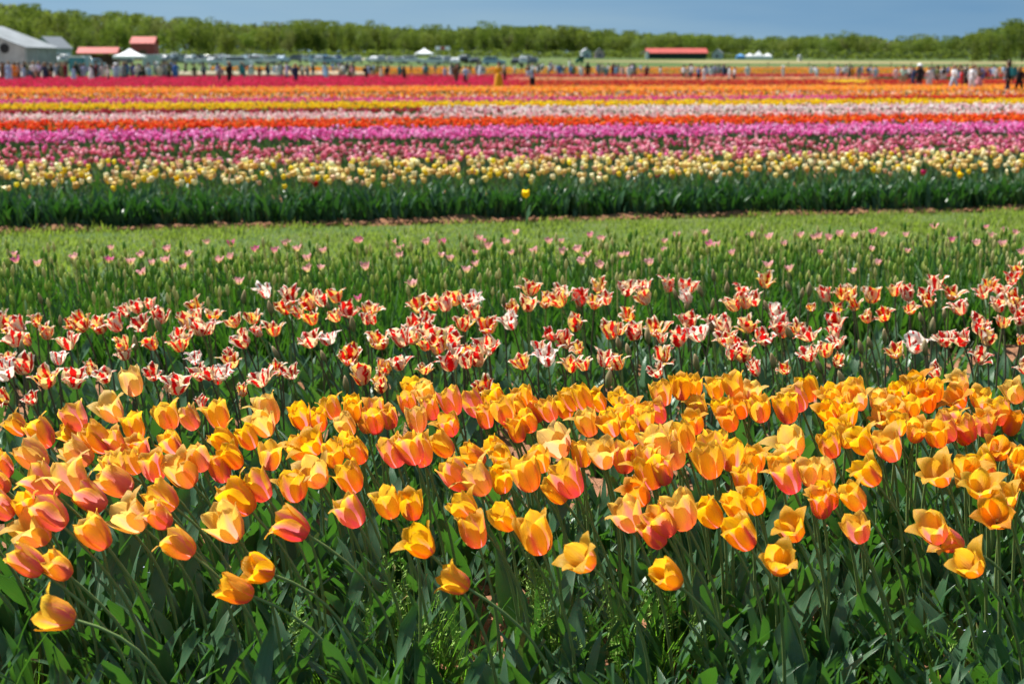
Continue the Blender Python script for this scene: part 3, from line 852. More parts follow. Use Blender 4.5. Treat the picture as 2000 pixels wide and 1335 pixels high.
def bud_tulip(F, kind, label=None, px=0):
    root = Vector((F.x + rnd.uniform(-.01, .05), F.y + rnd.uniform(-.02, .03), .01))
    t = link('budding_tulip', None, loc=root)
    tag(t, label, 'tulip', 'budding tulips in the third bed')
    Fl = F - root
    axis = Vector((rnd.uniform(-.35, .05), rnd.uniform(-.35, .1), 1)).normalized()
    grow_stem(Vector((0, 0, -.01)), Fl, axis, .0042, .003, M_STEM, 'stem', t, 5)
    base = Matrix.Translation(Fl) @ stand(axis, rnd.random() * 6.28)
    if kind == 'g':
        link('bud', BUDG_ME, t, mat=base @ Matrix.Scale(rnd.uniform(.85, 1.2), 4))
    else:
        s = rnd.uniform(.85, 1.2)
        for k6 in range(6):
            p = link('petal', rnd.choice(QP), t, mat=base @ Matrix.Rotation(k6 * PI / 3 + rnd.uniform(-.2, .2), 4, 'Z') @ Matrix.Scale(s * rnd.uniform(.85, 1.1), 4))
            p.color = ({'p': .08, 'm': .5, 'M': .95}[kind] + rnd.uniform(0, .1), 0, 0, 1)
    for q in range(2):
        a = rnd.random() * 6.28
        link('leaf', rnd.choice(BLADE_ME), t, mat=Matrix.Rotation(a, 4, 'Z') @ Matrix.Scale(rnd.uniform(.8, 1.1), 4))
    if label is None: labels.append((t, '', px))
    return t
for ox, txt in PINK.items():
    a = txt.split()
    for i in range(0, len(a), 2):
        px = ox + float(a[i]) / 2.857; py = 400 + float(a[i + 1][:-1]) / 2.857; kd = a[i + 1][-1]
        t = bud_tulip(at(px, py + 5, rnd.uniform(.43, .49)), kd, 'x', px)
        labels.append((t, {'p': 'pale pink tulip', 'm': 'pink tulip', 'M': 'magenta tulip'}[kd] + ' among green buds, ' +
                       ('back of third bed, ' if py + (px - 1000) * .02 < 478 else 'middle of third bed, ' if py < 520 else 'front of third bed, ') + across(px), px))
settle_labels(labels)
for i in range(205):
    s = S_BUD[0] + .15 + (S_BUD[1] - S_BUD[0] - .5) * rnd.random() ** .8
    x = rnd.uniform(-1, 1) * .40 * s
    t = bud_tulip(Vector((x, s + x * TAN, rnd.uniform(.37, .47))), 'g', 'x')
    t['label'] = f"slender green tulip bud at {'back' if s > 9.6 else 'front' if s < 8.5 else 'middle'} of third bed, {across(1000 + x / (s + x * TAN) * FPX)}"

# ------------------------------------------------------------------ foliage that fills the beds
def scatter_leaves(name, protos, mat, s0, s1, half0, half1, n, smin, smax, label, zoff=0.0, front=0.0, tilt=.12, wind=.1, keep=None):
    s = s0 + (s1 - s0) * rng.random(n)
    if front: s = np.where(rng.random(n) < front, s0 + .35 * rng.random(n), s)
    half = half0 + (half1 - half0) * (s - s0) / (s1 - s0)
    x = (rng.random(n) * 2 - 1) * half
    y = s + x * TAN
    if keep is not None:
        m = keep(x, s); x, y, s = x[m], y[m], s[m]; n = len(x)
    pos = np.stack([x, y, np.full(n, zoff)], 1)
    m4 = xforms(pos, rng.random(n) * 6.283, smin + (smax - smin) * rng.random(n), tx=rng.normal(0, tilt, n), ty=rng.normal(-wind, tilt, n))
    me = merged(name, protos, rng.integers(0, len(protos), n), m4, [mat])
    return tag(link(name, me), label, 'foliage', kind='stuff')

def patchy(f, th):
    return lambda x, s: vnoise(x * f + 31, s * f + 7) > th
scatter_leaves('tulip_foliage', LEAFS, M_LEAF, 2.35, 4.75, 2.3, 3.2, 6600, .7, 1.10, 'broad blue-green tulip leaves filling the front bed', front=.42, keep=lambda x, s: (vnoise(x * 2.2 + 31, s * 2.2 + 7) > .20) | (s < 3.6))
scatter_leaves('tulip_foliage', LEAFS, M_LEAF, 4.95, 7.45, 3.4, 4.4, 4000, .65, 1.0, 'blue-green leaves filling the second bed', front=.18, keep=patchy(1.6, .33))
scatter_leaves('tulip_foliage', BLADES, M_BLADE, 7.45, 9.95, 4.6, 5.7, 14500, .85, 1.25, 'narrow upright green leaves filling the third bed', front=.12)

nb = 1300
sb = S_BUD[0] + .1 + (S_BUD[1] - S_BUD[0] - .3) * rng.random(nb); xb = (rng.random(nb) * 2 - 1) * (.42 * sb + .8)
stv, stf = tube([(0.015, 0, 0), (.004, 0, .2), (0, 0, .40)], [.0042, .0036, .003], 4)
pv = np.concatenate([np.array([tuple(v) for v in stv]), np.array(bv) * 1.05 + np.array([0, 0, .40])])
pf = [tuple(f) for f in stf] + [tuple(i + len(stv) for i in f) for f in bf]
def mat_budrest():
    n = N('bud_and_stem'); a = n.new('Attribute', attribute_name='tint'); return n.leafy(a.outputs['Color'], a.outputs['Color'], .5, .5, .25)
m4 = xforms(np.stack([xb, sb + xb * TAN, np.zeros(nb)], 1), rng.random(nb) * 6.28, .86 + .26 * rng.random(nb), tx=rng.normal(0, .07, nb), ty=rng.normal(-.06, .07, nb))
tb = np.array([(.30, .46, .09), (.46, .55, .14), (.62, .58, .28), (.22, .38, .07)])[rng.integers(0, 4, nb)]
tag(link('tulip_buds', merged('tulip_buds', [(pv, pf, None)], np.zeros(nb, int), m4, [mat_budrest()], tints=tb)), 'more slender green tulip buds crowding the third bed', 'tulip buds', kind='stuff')

# the front two beds run on a little past both sides of the picture
def beyond(names, label, group, lo, hi, n):
    src = [o for o in list(scene.objects) if o.parent is None and o.name.split('.')[0] == names]
    for side in (-1, 1):
        edge = sorted(src, key=lambda o: side * -(o.location.x / o.location.y))[:n]
        for o in edge:
            shift = side * rnd.uniform(lo, hi) * o.location.y
            c = o.copy(); col.objects.link(c)
            c.location.x += shift; c.location.y += shift * TAN
            c['label'] = label % ('left' if side < 0 else 'right'); c['group'] = group
            for ch in o.children:
                d = ch.copy(); col.objects.link(d); d.parent = c
beyond('yellow_tulip', 'yellow tulip of the front bed continuing past the %s edge of the view', 'yellow tulips past the edges of the view', .07, .30, 34)
beyond('fringed_tulip', 'red-streaked tulip of the second bed continuing past the %s edge of the view', 'fringed tulips past the edges of the view', .06, .2, 26)
# ------------------------------------------------------------------ the striped rows beyond the grass path
def bloom_arrays(sides, openness=0.3, h=0.062, r=0.026):
    rings = [(.35, .06), (1.0, .38), (.95, .7), (.62 + .7 * openness, 1.0)] if sides > 5 else [(.95, .3), (.7 + .5 * openness, 1.0)]
    V, F = [(0, 0, 0)], []
    for rr, zz in rings:
        for k in range(sides):
            a = 2 * PI * k / sides
            jag = (1 + .10 * (k % 2)) if zz == 1.0 else 1
            V.append((rr * r * math.cos(a), rr * r * math.sin(a), zz * h * (1 - (.22 if (zz == 1.0 and k % 2) else 0))))
    for k in range(sides): F.append((0, 1 + (k + 1) % sides, 1 + k))
    for i in range(len(rings) - 1):
        for k in range(sides):
            k2 = (k + 1) % sides
            F.append((1 + i * sides + k, 1 + i * sides + k2, 1 + (i + 1) * sides + k2, 1 + (i + 1) * sides + k))
    V.append((0, 0, h * .62)); t = len(V) - 1; o = 1 + (len(rings) - 1) * sides
    for k in range(sides): F.append((o + k, o + (k + 1) % sides, t))
    return np.array(V), F

def plant_proto(z, sides, seed, leaves=2, openness=.3, size=1.0):
    r = random.Random(seed)
    bV, bF = bloom_arrays(sides, openness)
    V = [np.asarray(bV) * size + np.array([0, 0, z])]; F = [tuple(f) for f in bF]; M = [0] * len(bF)
    n = len(bV)
    sv, sf = tube([(0.02, 0, 0), (0.008, 0, z * .5), (0, 0, z)], .0042, 3)
    V.append(np.array([tuple(v) for v in sv])); F += [tuple(i + n for i in f) for f in sf]; M += [1] * len(sf); n += len(sv)
    for q in range(leaves):
        a = r.random() * 6.28
        L, W, b = r.uniform(.24, .36) * z / .40, r.uniform(.012, .024), r.uniform(.2, .9)
        lv = []
        p = np.array([0., 0., 0.]); an = .1
        for i in range(4):
            w = W * (.6, 1, .8, .0)[i]
            sx, sy_ = -math.sin(a), math.cos(a)
            lv += [p + np.array([sx * w, sy_ * w, 0]), p - np.array([sx * w, sy_ * w, 0])]
            p = p + np.array([math.cos(a) * math.sin(an), math.sin(a) * math.sin(an), math.cos(an)]) * L / 3
            an += b / 2
        V.append(np.array(lv)); F += [(n + 2 * i, n + 2 * i + 1, n + 2 * i + 3, n + 2 * i + 2) for i in range(3)]; M += [1] * 3; n += 8
    V = np.concatenate(V)
    return V, F, np.tile([[.5, .4]], (len(V), 1)), M

def rgb(h): 
    f = lambda c: (c / 12.92 if c <= .04045 else ((c + .055) / 1.055) ** 2.4)
    return tuple(f(int(h[i:i + 2], 16) / 255) for i in (0, 2, 4))

def sy(y, z=.42): return at(1000, y, z).y

M_FAR = mat_leaf('distant_tulip_leaf', (0.026, 0.080, 0.030), (0.060, 0.125, 0.058), 0.2, (0.11, 0.32, 0.04))
def row(name, s0, s1, px0, px1, dens, cols, label, z=.40, sides=6, size=1.0, leaves=2, leaf_only=0.0, patch=None, keep_s=None, zj=.07, openness=.3):
    z = z - .06
    ymax = s1
    half = 0.40 * (s1 * 1.10) + 2.5
    n = int(dens * (s1 - s0) * 2 * half)
    s = s0 + (s1 - s0) * rng.random(n); x = (rng.random(n) * 2 - 1) * half
    y = s + x * TAN
    u = 1000 + x / y * FPX * 1.0187
    m = (u > (px0 if px0 > 0 else -900) + rng.normal(0, 12, n)) & (u < (px1 if px1 < 2000 else 2900) + rng.normal(0, 12, n)) & (y > 5)
    if patch is not None: m &= (vnoise(x * patch[0] + 5, s * patch[0]) > patch[1])
    x, y, s = x[m], y[m], s[m]; n = len(x)
    if n == 0: return
    protos = [plant_proto(z, sides, k, leaves, openness + .2 * (k % 3 - 1), size) for k in range(4)]
    pos = np.stack([x, y, terrain(x, y)], 1)
    sc = np.stack([np.ones(n), np.ones(n), 1 + zj * rng.normal(0, 1, n)], 1) * (0.92 + .16 * rng.random((n, 1)))
    m4 = xforms(pos, rng.random(n) * 6.283, sc, tx=rng.normal(0, .08, n), ty=rng.normal(-.1, .1, n))
    names = list(cols)
    w = np.array([cols[c] for c in names], float); w /= w.sum()
    pal = np.array([rgb(c) for c in names])
    tt = pal[rng.choice(len(names), n, p=w)] * (0.85 + .42 * rng.random((n, 1)))
    me = merged(name, protos, rng.integers(0, 4, n), m4, [M_TINT, M_FAR], np.clip(tt, 0, 1), True, True)
    return tag(link(name, me), label, 'tulips', kind='stuff')

# the bed facing the path: faded pale yellow tulips, the nearest 300 one by one
blV, blF = bloom_arrays(7, .35, .062, .027)
labels = []
BLV = []
PALES = {'F0DE90': 5, 'ECCE88': 4, 'F8ECC0': 3.5, 'DDB46C': 1.6, 'F6DA3C': 1.8, 'E4BE9C': 1.3}
for i, (c, w) in enumerate(PALES.items()):
    for op in (.1, .6):
        v, f = bloom_arrays(7, op, .062, .027)
        BLV.append((w, mesh_from('bloom', v, f, [M_TINT], tint=np.tile([*rgb(c), 1], (len(v), 1)))))
        BLV[-1][1]['tone'] = ('pale yellow', 'straw yellow', 'cream', 'tan yellow', 'clear yellow', 'pinkish tan')[i]
SOLO = {'yellow': 'FFD800', 'red': 'B00010', 'magenta': 'D02070'}
SOLO_ME = {k: mesh_from('bloom', *bloom_arrays(7, .5, .075, .036), [M_TINT], tint=np.tile([*rgb(c), 1], (len(blV), 1))) for k, c in SOLO.items()}
def row_tulip(p, h, me, label, group):
    t = link('pale_tulip', None, loc=(p[0], p[1], 0))
    tag(t, label, 'tulip', group)
    top = Vector((-rnd.uniform(0, .06), rnd.uniform(-.02, .02), h))
    V, F = tube([Vector((0, 0, 0)), Vector((top.x * .3, top.y * .3, h * .6)), top], [.0045, .004, .0035], 5)
    link('stem', mesh_from('stem', V, F, [M_STEM]), t)
    link('bloom', me, t, mat=Matrix.Translation(top) @ Euler((rnd.uniform(-.3, .3), rnd.uniform(-.4, .2), rnd.random() * 6)).to_matrix().to_4x4() @ Matrix.Scale(rnd.uniform(.85, 1.2), 4))
    for q in range(2):
        link('leaf', rnd.choice(LEAF_ME if rnd.random() < .5 else BLADE_ME), t, mat=Matrix.Rotation(rnd.random() * 6.28, 4, 'Z') @ Matrix.Scale(rnd.uniform(.85, 1.15), 4))
    return t
for i in range(300):
    s = S_PALE[0] + .2 + 1.5 * rnd.random()
    x = rnd.uniform(-1, 1) * .385 * s
    me = rnd.choices([b for _, b in BLV], [w for w, _ in BLV])[0]
    row_tulip((x, s + x * TAN), rnd.uniform(.36, .45), me, f"faded {me['tone']} tulip at front of pale bed, {across(1000 + x / (s + x * TAN) * FPX)}", 'pale yellow tulips facing the grass path')
for px, py, k, lab in ((617, 361, 'red', 'single dark red tulip low among the pale yellow ones'), (1807, 338, 'magenta', 'single magenta tulip on the far right among pale yellow ones'),
                       (1028, 381, 'yellow', 'single bright yellow tulip low in the leaves of the pale bed'), (1290, 343, 'magenta', 'small pink tulip right of centre among pale yellow ones'),
                       (1872, 333, 'yellow', 'bright yellow tulip on the far right beside another, the upper one'), (1880, 343, 'yellow', 'bright yellow tulip on the far right beside another, the lower one'),
                       (112, 346, 'yellow', 'bright yellow tulip near the left edge of the pale bed, left of two'), (124, 345, 'yellow', 'bright yellow tulip near the left edge of the pale bed, right of two'),
                       (352, 350, 'yellow', 'bright yellow tulip left in the pale bed, left of a touching pair'), (378, 354, 'yellow', 'bright yellow tulip left in the pale bed, right of a touching pair'),
                       (1462, 318, 'yellow', 'bright yellow tulip right of centre high in the pale bed'), (1225, 325, 'yellow', 'bright yellow tulip at centre right of the pale bed')):
    p = at(px, py, .38)
    s = p.y - p.x * TAN
    if s < 15.3: p = at(px, py, .32)
    row_tulip(p, .35 if s >= 15.3 else .29, SOLO_ME[k], lab, None)
row('pale_tulips', S_PALE[0] + 1.5, S_PALE[1], -99, 2100, 24, {k: w for k, w in PALES.items()}, 'faded pale yellow tulips in the rear of the bed beyond the path', size=1.08, z=.44)
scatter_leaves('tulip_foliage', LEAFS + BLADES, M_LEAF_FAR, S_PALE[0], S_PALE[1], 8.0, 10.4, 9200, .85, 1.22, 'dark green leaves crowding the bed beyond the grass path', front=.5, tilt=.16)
row('rose_tulips', S_PALE[1] + .3, sy(273), -99, 2100, 36, {'DC7890': 4, 'F09CB0': 4, 'BC5870': 2, 'F8C4CC': 2, 'E878B0': 1.2, 'A8665C': .8}, 'dusty rose tulips thinning out behind the pale bed', patch=(1.1, .30), leaves=3, z=.42)
row('violet_pink_tulips', sy(263), sy(248), -99, 2100, 60, {'EC70BC': 4, 'F498D0': 4, 'D858A8': 1.5, 'F8C0E0': 1.4}, 'band of violet-pink tulips', z=.43)
row('orange_tulips', sy(243), sy(229.5), -99, 2100, 40, {'FF5A14': 5, 'FF7A1E': 3, 'E83C10': 2, 'FFA030': .6}, 'band of bright orange tulips', z=.43)
row('blush_tulips', sy(226), sy(220), -99, 2100, 44, {'F4C8CC': 4, 'F8E8E0': 4, 'F0A0B0': 1.5}, 'band of blush white tulips behind the orange ones', z=.42)
row('blush_tulips', sy(227), sy(217), -99, 760, 26, {'F4C8CC': 4, 'F8E8E0': 3, 'F0A0B0': 2}, 'blush white tulips widening the band on the left', z=.43)
row('white_tulips', sy(216), sy(207.5), 830, 2100, 34, {'F4D8DC': 4, 'FAF0EC': 4, 'E8A8B8': 1.5, 'A02040': .2}, 'band of whitish pink tulips on the right', z=.42)
row('crimson_tulips', sy(213), sy(208.5), -99, 1010, 34, {'A81434': 4, 'C82848': 2, 'E07090': .8}, 'thin band of crimson tulips under the yellow band', z=.40)
row('yellow_tulips', sy(206.5), sy(197.5), -99, 2100, 34, {'FFD400': 5, 'FFE21C': 3, 'F8B800': 1.5}, 'band of bright yellow tulips', z=.43)
row('magenta_tulips', sy(196), sy(189.5), -99, 1660, 24, {'E0509C': 4, 'D83888': 3, 'EC80B4': 1.5}, 'thin band of magenta pink tulips', z=.42, sides=5)
row('red_tulips', sy(196), sy(189.5), 1640, 2100, 22, {'C82410': 4, 'D84020': 2}, 'thin band of red tulips on the right', z=.42, sides=5)
row('mixed_tulips', sy(189.5), sy(179.5), -99, 2100, 10, {'FFA018': 3, 'E85030': 2, 'FFC818': 2, 'F0D0B0': 1, 'C84868': 1.5, 'F8F0E8': .7}, 'mixed orange, red and white tulips', z=.40, sides=5, size=1.15)
row('peach_orange_tulips', sy(178.5), sy(169), -99, 2100, 14, {'FF9C28': 4, 'FFB468': 3, 'FF8420': 2, 'FFD020': 1.3}, 'broad band of peach orange tulips', z=.43, sides=5, size=1.2)
row('deep_crimson_tulips', sy(168.5), sy(150), -99, 1020, 9.0, {'D0044C': 4, 'B8043C': 3, 'E8106C': 2.5}, 'broad band of deep crimson tulips on the left', z=.43, sides=5, size=1.3, leaves=1)
row('dark_red_tulips', sy(168.5), sy(158), 1000, 2100, 9, {'B01420': 4, 'D03018': 2, 'F09030': .9}, 'dark red tulips with orange ones on the right', z=.43, sides=5, size=1.3, leaves=1)
row('salmon_tulips', sy(157), sy(153), 1000, 1700, 6, {'E8A070': 3, 'F0C8A0': 2}, 'thin salmon line of tulips', z=.43, sides=5, size=1.3, leaves=1)
row('yellow_tulips', sy(163.5), sy(160), 1630, 1690, 14, {'F8E030': 1}, 'short yellow patch of tulips on the right', z=.45, sides=5, size=1.4, leaves=1)
row('dark_red_tulips', sy(152.5), sy(149.5), 880, 2100, 7, {'B01428': 3, 'C82838': 2}, 'thin dark red line of tulips', z=.43, sides=5, size=1.4, leaves=1)
def far_band(name, y0, y1, px0, px1, n, cols, label):
    """bands standing on the rising ground, where single rows are a pixel high"""
    a, b = at_far(1000, y0, .45).y, at_far(1000, y1, .45).y
    if px0 < 0: px0 = -20
    Y = a + (b - a) * rng.random(n); u = px0 + (px1 - px0) * rng.random(n)
    x = (u - 1000) / FPX * Y; y = Y + x * TAN * .3
    protos = [plant_proto(.42, 5, k, 1, .3, 1.6) for k in range(4)]
    m4 = xforms(np.stack([x, y, terrain(x, y)], 1), rng.random(n) * 6.283, .9 + .25 * rng.random(n))
    names = list(cols); w = np.array([cols[c] for c in names], float); w /= w.sum()
    tt = np.array([rgb(c) for c in names])[rng.choice(len(names), n, p=w)] * (.85 + .3 * rng.random((n, 1)))
    me = merged(name, protos, rng.integers(0, 4, n), m4, [M_TINT, M_FAR], np.clip(tt, 0, 1), True, True)
    return tag(link(name, me), label, 'tulips', kind='stuff')
far_band('white_tulips', 146, 140, 345, 720, 4200, {'F8ECDC': 3, 'F4E0C8': 2}, 'far white line of tulips on the left')
far_band('red_tulips', 151, 145, 720, 2020, 6500, {'B81C28': 3, 'D84838': 2, 'E890A0': .7}, 'far red line of tulips')
far_band('golden_tulips', 145, 135, 560, 2020, 9000, {'FFB010': 4, 'FF8C18': 3, 'FFC830': 1.5}, 'far golden band of tulips')
far_band('golden_tulips', 138, 131, 430, 1000, 3500, {'FF9418': 4, 'FFA830': 2}, 'far orange band of tulips on the left')
far_band('orange_tulips', 136, 132, 1040, 2020, 5000, {'FF8A30': 3, 'F8A058': 3}, 'far pale orange band of tulips on the right')

# ------------------------------------------------------------------ grass path
M_GRASS = mat_leaf('mown_grass', (0.100, 0.165, 0.020), (0.225, 0.260, 0.055), 0.38, (0.32, 0.46, 0.05), 0.5, 0.3)
def blade_proto(h, w, b, seed):
    r = random.Random(seed); a = r.random() * 6.28
    c, s = math.cos(a), math.sin(a)
    V = [(-s * w, c * w, 0), (s * w, -c * w, 0), (c * b * .35 + s * w * .8, s * b * .35 - c * w * .8, h * .55), (c * b * .35 - s * w * .8, s * b * .35 + c * w * .8, h * .55), (c * b, s * b, h)]
    return np.array(V), [(0, 1, 2, 3), (3, 2, 4)], np.array([[0, 0], [1, 0], [1, .5], [0, .5], [.5, .8]])
def grass(name, s0, s1, half0, half1, n, h, label, wfac=1.0, patch=None):
    protos = [blade_proto(h * rnd.uniform(.6, 1.2), .0035 * wfac * rnd.uniform(.8, 1.3), h * rnd.uniform(.2, .9), k) for k in range(12)]
    s = s0 + (s1 - s0) * rng.random(n); half = half0 + (half1 - half0) * (s - s0) / (s1 - s0)
    x = (rng.random(n) * 2 - 1) * half; y = s + x * TAN
    keep = (vnoise(x * 1.7, y * 1.7) * .6 + vnoise(x * 6, y * 6) * .4) > rng.random(n) * .75 - (.15 if patch is None else patch)
    x, y = x[keep], y[keep]; n = len(x)
    m4 = xforms(np.stack([x, y, np.full(n, -.005)], 1), rng.random(n) * 6.283, (.7 + .6 * rng.random(n)) * (.6 + .8 * vnoise(x * 2.2 + 3, y * 2.2)))
    return tag(link(name, merged(name, protos, rng.integers(0, 12, n), m4, [M_GRASS])), label, 'grass', kind='stuff')
def grass_base(name, s0, s1, half):
    V = []; 
    xs_ = np.linspace(-half, half, 40); ss = np.linspace(s0, s1, 14)
    X, Sg = np.meshgrid(xs_, ss); Y = Sg + X * TAN
    Z = .0 + .012 * vnoise(X * 3, Y * 3)
    i = np.arange(14 * 40).reshape(14, 40)
    q = np.stack([i[:-1, :-1].ravel(), i[:-1, 1:].ravel(), i[1:, 1:].ravel(), i[1:, :-1].ravel()], 1)
    return tag(link(name, mesh_from(name, np.stack([X.ravel(), Y.ravel(), Z.ravel()], 1), q, [M_GROUND])), 'grassy strip of earth between the tulip beds', 'path', kind='structure')
grass_base('grass_path', 10.0, 14.95, 11)
grass('grass', 9.9, 15.08, 5.8, 8.2, 118000, .05, 'short mown grass on the path between the tulip beds', 1.5)
grass('grass', 14.85, 15.35, 6.2, 6.4, 1500, .09, 'ragged grass tufts along the edge of the far bed', 1.5, patch=-.25)
sg0, sg1 = sy(224, 0), sy(207, 0)
grass('grass', sg0 * .8, sg0 * 1.25, 13, 22, 30000, .12, 'grass strip between the white and blush rows', 4.0)

# weeds in the front bed: tufts with airy seed heads, and tiny pale blue speedwell flowers
M_WEED = mat_leaf('weed_grass', (0.055, 0.150, 0.014), (0.10, 0.22, 0.024), .5, (.24, .58, .03), .5, .3)
M_SEED = simple('seed_head', (0.17, 0.29, 0.05), 0.7, 0.2)
def weed_tuft(c, h, n, seedy):
    V, F, M = [], [], []
    for i in range(n):
        a = rnd.random() * 6.28; b = rnd.uniform(.05, .45) * h; hh = h * rnd.uniform(.55, 1.0); w = rnd.uniform(.002, .0042)
        r0 = rnd.uniform(0, .05); ca, sa = math.cos(a), math.sin(a)
        st = (c.x + r0 * ca, c.y + r0 * sa)
        k = len(V)
        for j in range(4):
            t = j / 3
            ww = w * (1 - t * .85)
            V += [(st[0] + ca * b * t * t - sa * ww, st[1] + sa * b * t * t + ca * ww, hh * t), (st[0] + ca * b * t * t + sa * ww, st[1] + sa * b * t * t - ca * ww, hh * t)]
        for j in range(3): F.append((k + 2 * j, k + 2 * j + 1, k + 2 * j + 3, k + 2 * j + 2)); M.append(0)
    for i in range(seedy):
        a = rnd.random() * 6.28; r0 = rnd.uniform(0, .05); hh = h * rnd.uniform(.95, 1.35)
        st = Vector((c.x + r0 * math.cos(a), c.y + r0 * math.sin(a), 0)); tip = st + Vector((rnd.uniform(-.1, .02), rnd.uniform(-.05, .05), hh))
        tv, tf = tube([st, st.lerp(tip, .5) + Vector((.01, 0, 0)), tip], .0011, 3)
        k = len(V); V += [tuple(v) for v in tv]; F += [tuple(q + k for q in f) for f in tf]; M += [1] * len(tf)
        for j in range(26):
            t = rnd.uniform(.58, 1.0); p = st.lerp(tip, t)
            rr = .032 * (1.08 - t) / .5; b = rnd.random() * 6.28
            e = p + Vector((math.cos(b) * rr, math.sin(b) * rr, rnd.uniform(.0, .012)))
            k = len(V); s_ = .0024
            V += [tuple(e + Vector((s_, 0, 0))), tuple(e + Vector((-s_ * .5, s_, 0))), tuple(e + Vector((-s_ * .5, -s_, 0))), tuple(e + Vector((0, 0, s_ * 2.6))), tuple(p)]
            F += [(k, k + 1, k + 3), (k + 1, k + 2, k + 3), (k + 2, k, k + 3), (k, k + 4, k + 1)]; M += [1] * 4
    return V, F, M
V, F, M = [], [], []
for px, py, h, n, sd in ((815, 1240, .30, 60, 7), (850, 1300, .26, 70, 8), (780, 1290, .28, 50, 5), (900, 1290, .22, 40, 4), (640, 1290, .24, 36, 4), (1090, 1260, .30, 26, 7), (1060, 1180, .26, 18, 6), (1130, 1290, .24, 30, 6),
                         (1290, 1240, .30, 30, 7), (1260, 1290, .26, 34, 5), (1180, 1300, .25, 26, 6), (1395, 1270, .22, 30, 5), (1140, 1050, .24, 14, 6), (530, 1270, .22, 34, 2), (120, 1150, .2, 34, 1), (70, 1110, .2, 30, 1), (300, 1160, .2, 34, 2),
                         (1640, 1300, .2, 50, 0), (1760, 1300, .24, 50, 1), (1850, 1290, .26, 40, 1), (1700, 1320, .22, 44, 0), (960, 1300, .2, 40, 2), (40, 1300, .2, 40, 0), (200, 1310, .2, 40, 0), (1940, 1260, .25, 30, 1), (1500, 1310, .2, 36, 0), (400, 1310, .2, 40, 1)):
    v, f, m = weed_tuft(at(px, py, .16), h, n, sd)
    k = len(V); V += v; F += [tuple(i + k for i in q) for q in f]; M += m
tag(link('weed_grass', mesh_from('weed_grass', V, F, [M_WEED, M_SEED], smooth=False, midx=M, uv=np.tile([[.5, .5]], (len(V), 1)))), 'bright green weedy grass with airy seed heads in the front bed', 'grass', kind='stuff')
V, F = [], []
for i in range(46):
    px, py = rnd.choice(((1940, 1200), (1905, 1250), (1760, 1280), (250, 1070), (300, 1130), (1870, 1230), (1960, 1290), (470, 1170)))
    c = at(px + rnd.gauss(0, 22), py + rnd.gauss(0, 25), rnd.uniform(.16, .26)); k = len(V); r_ = rnd.uniform(.003, .0055)
    tilt = Euler((rnd.uniform(-.7, .2), rnd.uniform(-.5, .5), 0)).to_matrix()
    V.append(tuple(c))
    for j in range(8): V.append(tuple(c + tilt @ Vector((math.cos(j * PI / 4) * r_ * (1 if j % 2 else .55), math.sin(j * PI / 4) * r_ * (1 if j % 2 else .55), .001))))
    for j in range(8): F.append((k, k + 1 + j, k + 1 + (j + 1) % 8))
tag(link('speedwell_flowers', mesh_from('speedwell_flowers', V, F, [simple('speedwell_petal', (.52, .58, .80), .6)])), 'tiny pale blue wildflowers between the front leaves', 'wildflowers', kind='stuff')

# crumbs of earth
cr = []
for k in range(5):
    bm = bmesh.new(); bmesh.ops.create_icosphere(bm, subdivisions=1, radius=1)
    for v in bm.verts: v.co *= rnd.uniform(.6, 1.15); v.co.z *= .7
    bm.verts.index_update()
    cr.append((np.array([v.co[:] for v in bm.verts]), [tuple(v.index for v in f.verts) for f in bm.faces], None)); bm.free()
n = 5200
s = np.concatenate([2.0 + 5.6 * rng.random(3400), 14.8 + .9 * rng.random(1800)]); half = .42 * s + .2
x = (rng.random(n) * 2 - 1) * half; y = s + x * TAN
size = .004 + .016 * rng.random(n) ** 3
size[3400:] *= 2.2
m4 = xforms(np.stack([x, y, np.full(n, .035)], 1), rng.random(n) * 6.28, size)
tag(link('soil_clods', merged('soil_clods', cr, rng.integers(0, 5, n), m4, [M_SOIL], smooth=False)), 'crumbs and clods of reddish earth', 'soil', kind='stuff')
# ------------------------------------------------------------------ far meadow: a straw-coloured strip and a hedge line
def strip(name, px0, px1, y0, y1, mat, label, n=30):
    V = []
    a0, b0 = at_far(1000, y0).y, at_far(1000, y1).y
    for i in range(n + 1):
        px = px0 + (px1 - px0) * i / n
        tp = min(1.0, (i + .3) / 9.0) * (.85 + .3 * float(vnoise(np.array(i * .7), np.array(3.1))))
        for Yv in np.linspace((a0 + b0) / 2 + (a0 - b0) / 2 * tp, (a0 + b0) / 2 - (a0 - b0) / 2 * tp, 6):
            x = (px - 1000) / FPX * Yv
            V.append((x, Yv, float(terrain(x, Yv)) + .05))
    F = [(i * 6 + k, (i + 1) * 6 + k, (i + 1) * 6 + k + 1, i * 6 + k + 1) for i in range(n) for k in range(5)]
    return tag(link(name, mesh_from(name, V, F, [mat])), label, 'field strip', kind='structure')
strip('dry_field', 1050, 2300, 123, 117, simple('straw_field', (.24, .21, .10), .9, .1, .15, .05), 'dry straw-coloured strip across the far field')
strip('gravel_lane', 330, 760, 118.5, 116.0, simple('gravel', (.36, .31, .27), .9, .1, .12, .05), 'pale lane behind the parked cars')
strip('gravel_lane', -400, 130, 152, 141, simple('pale_path', (.42, .36, .30), .9, .1, .12, .2), 'pale trodden path under the crowd on the left')

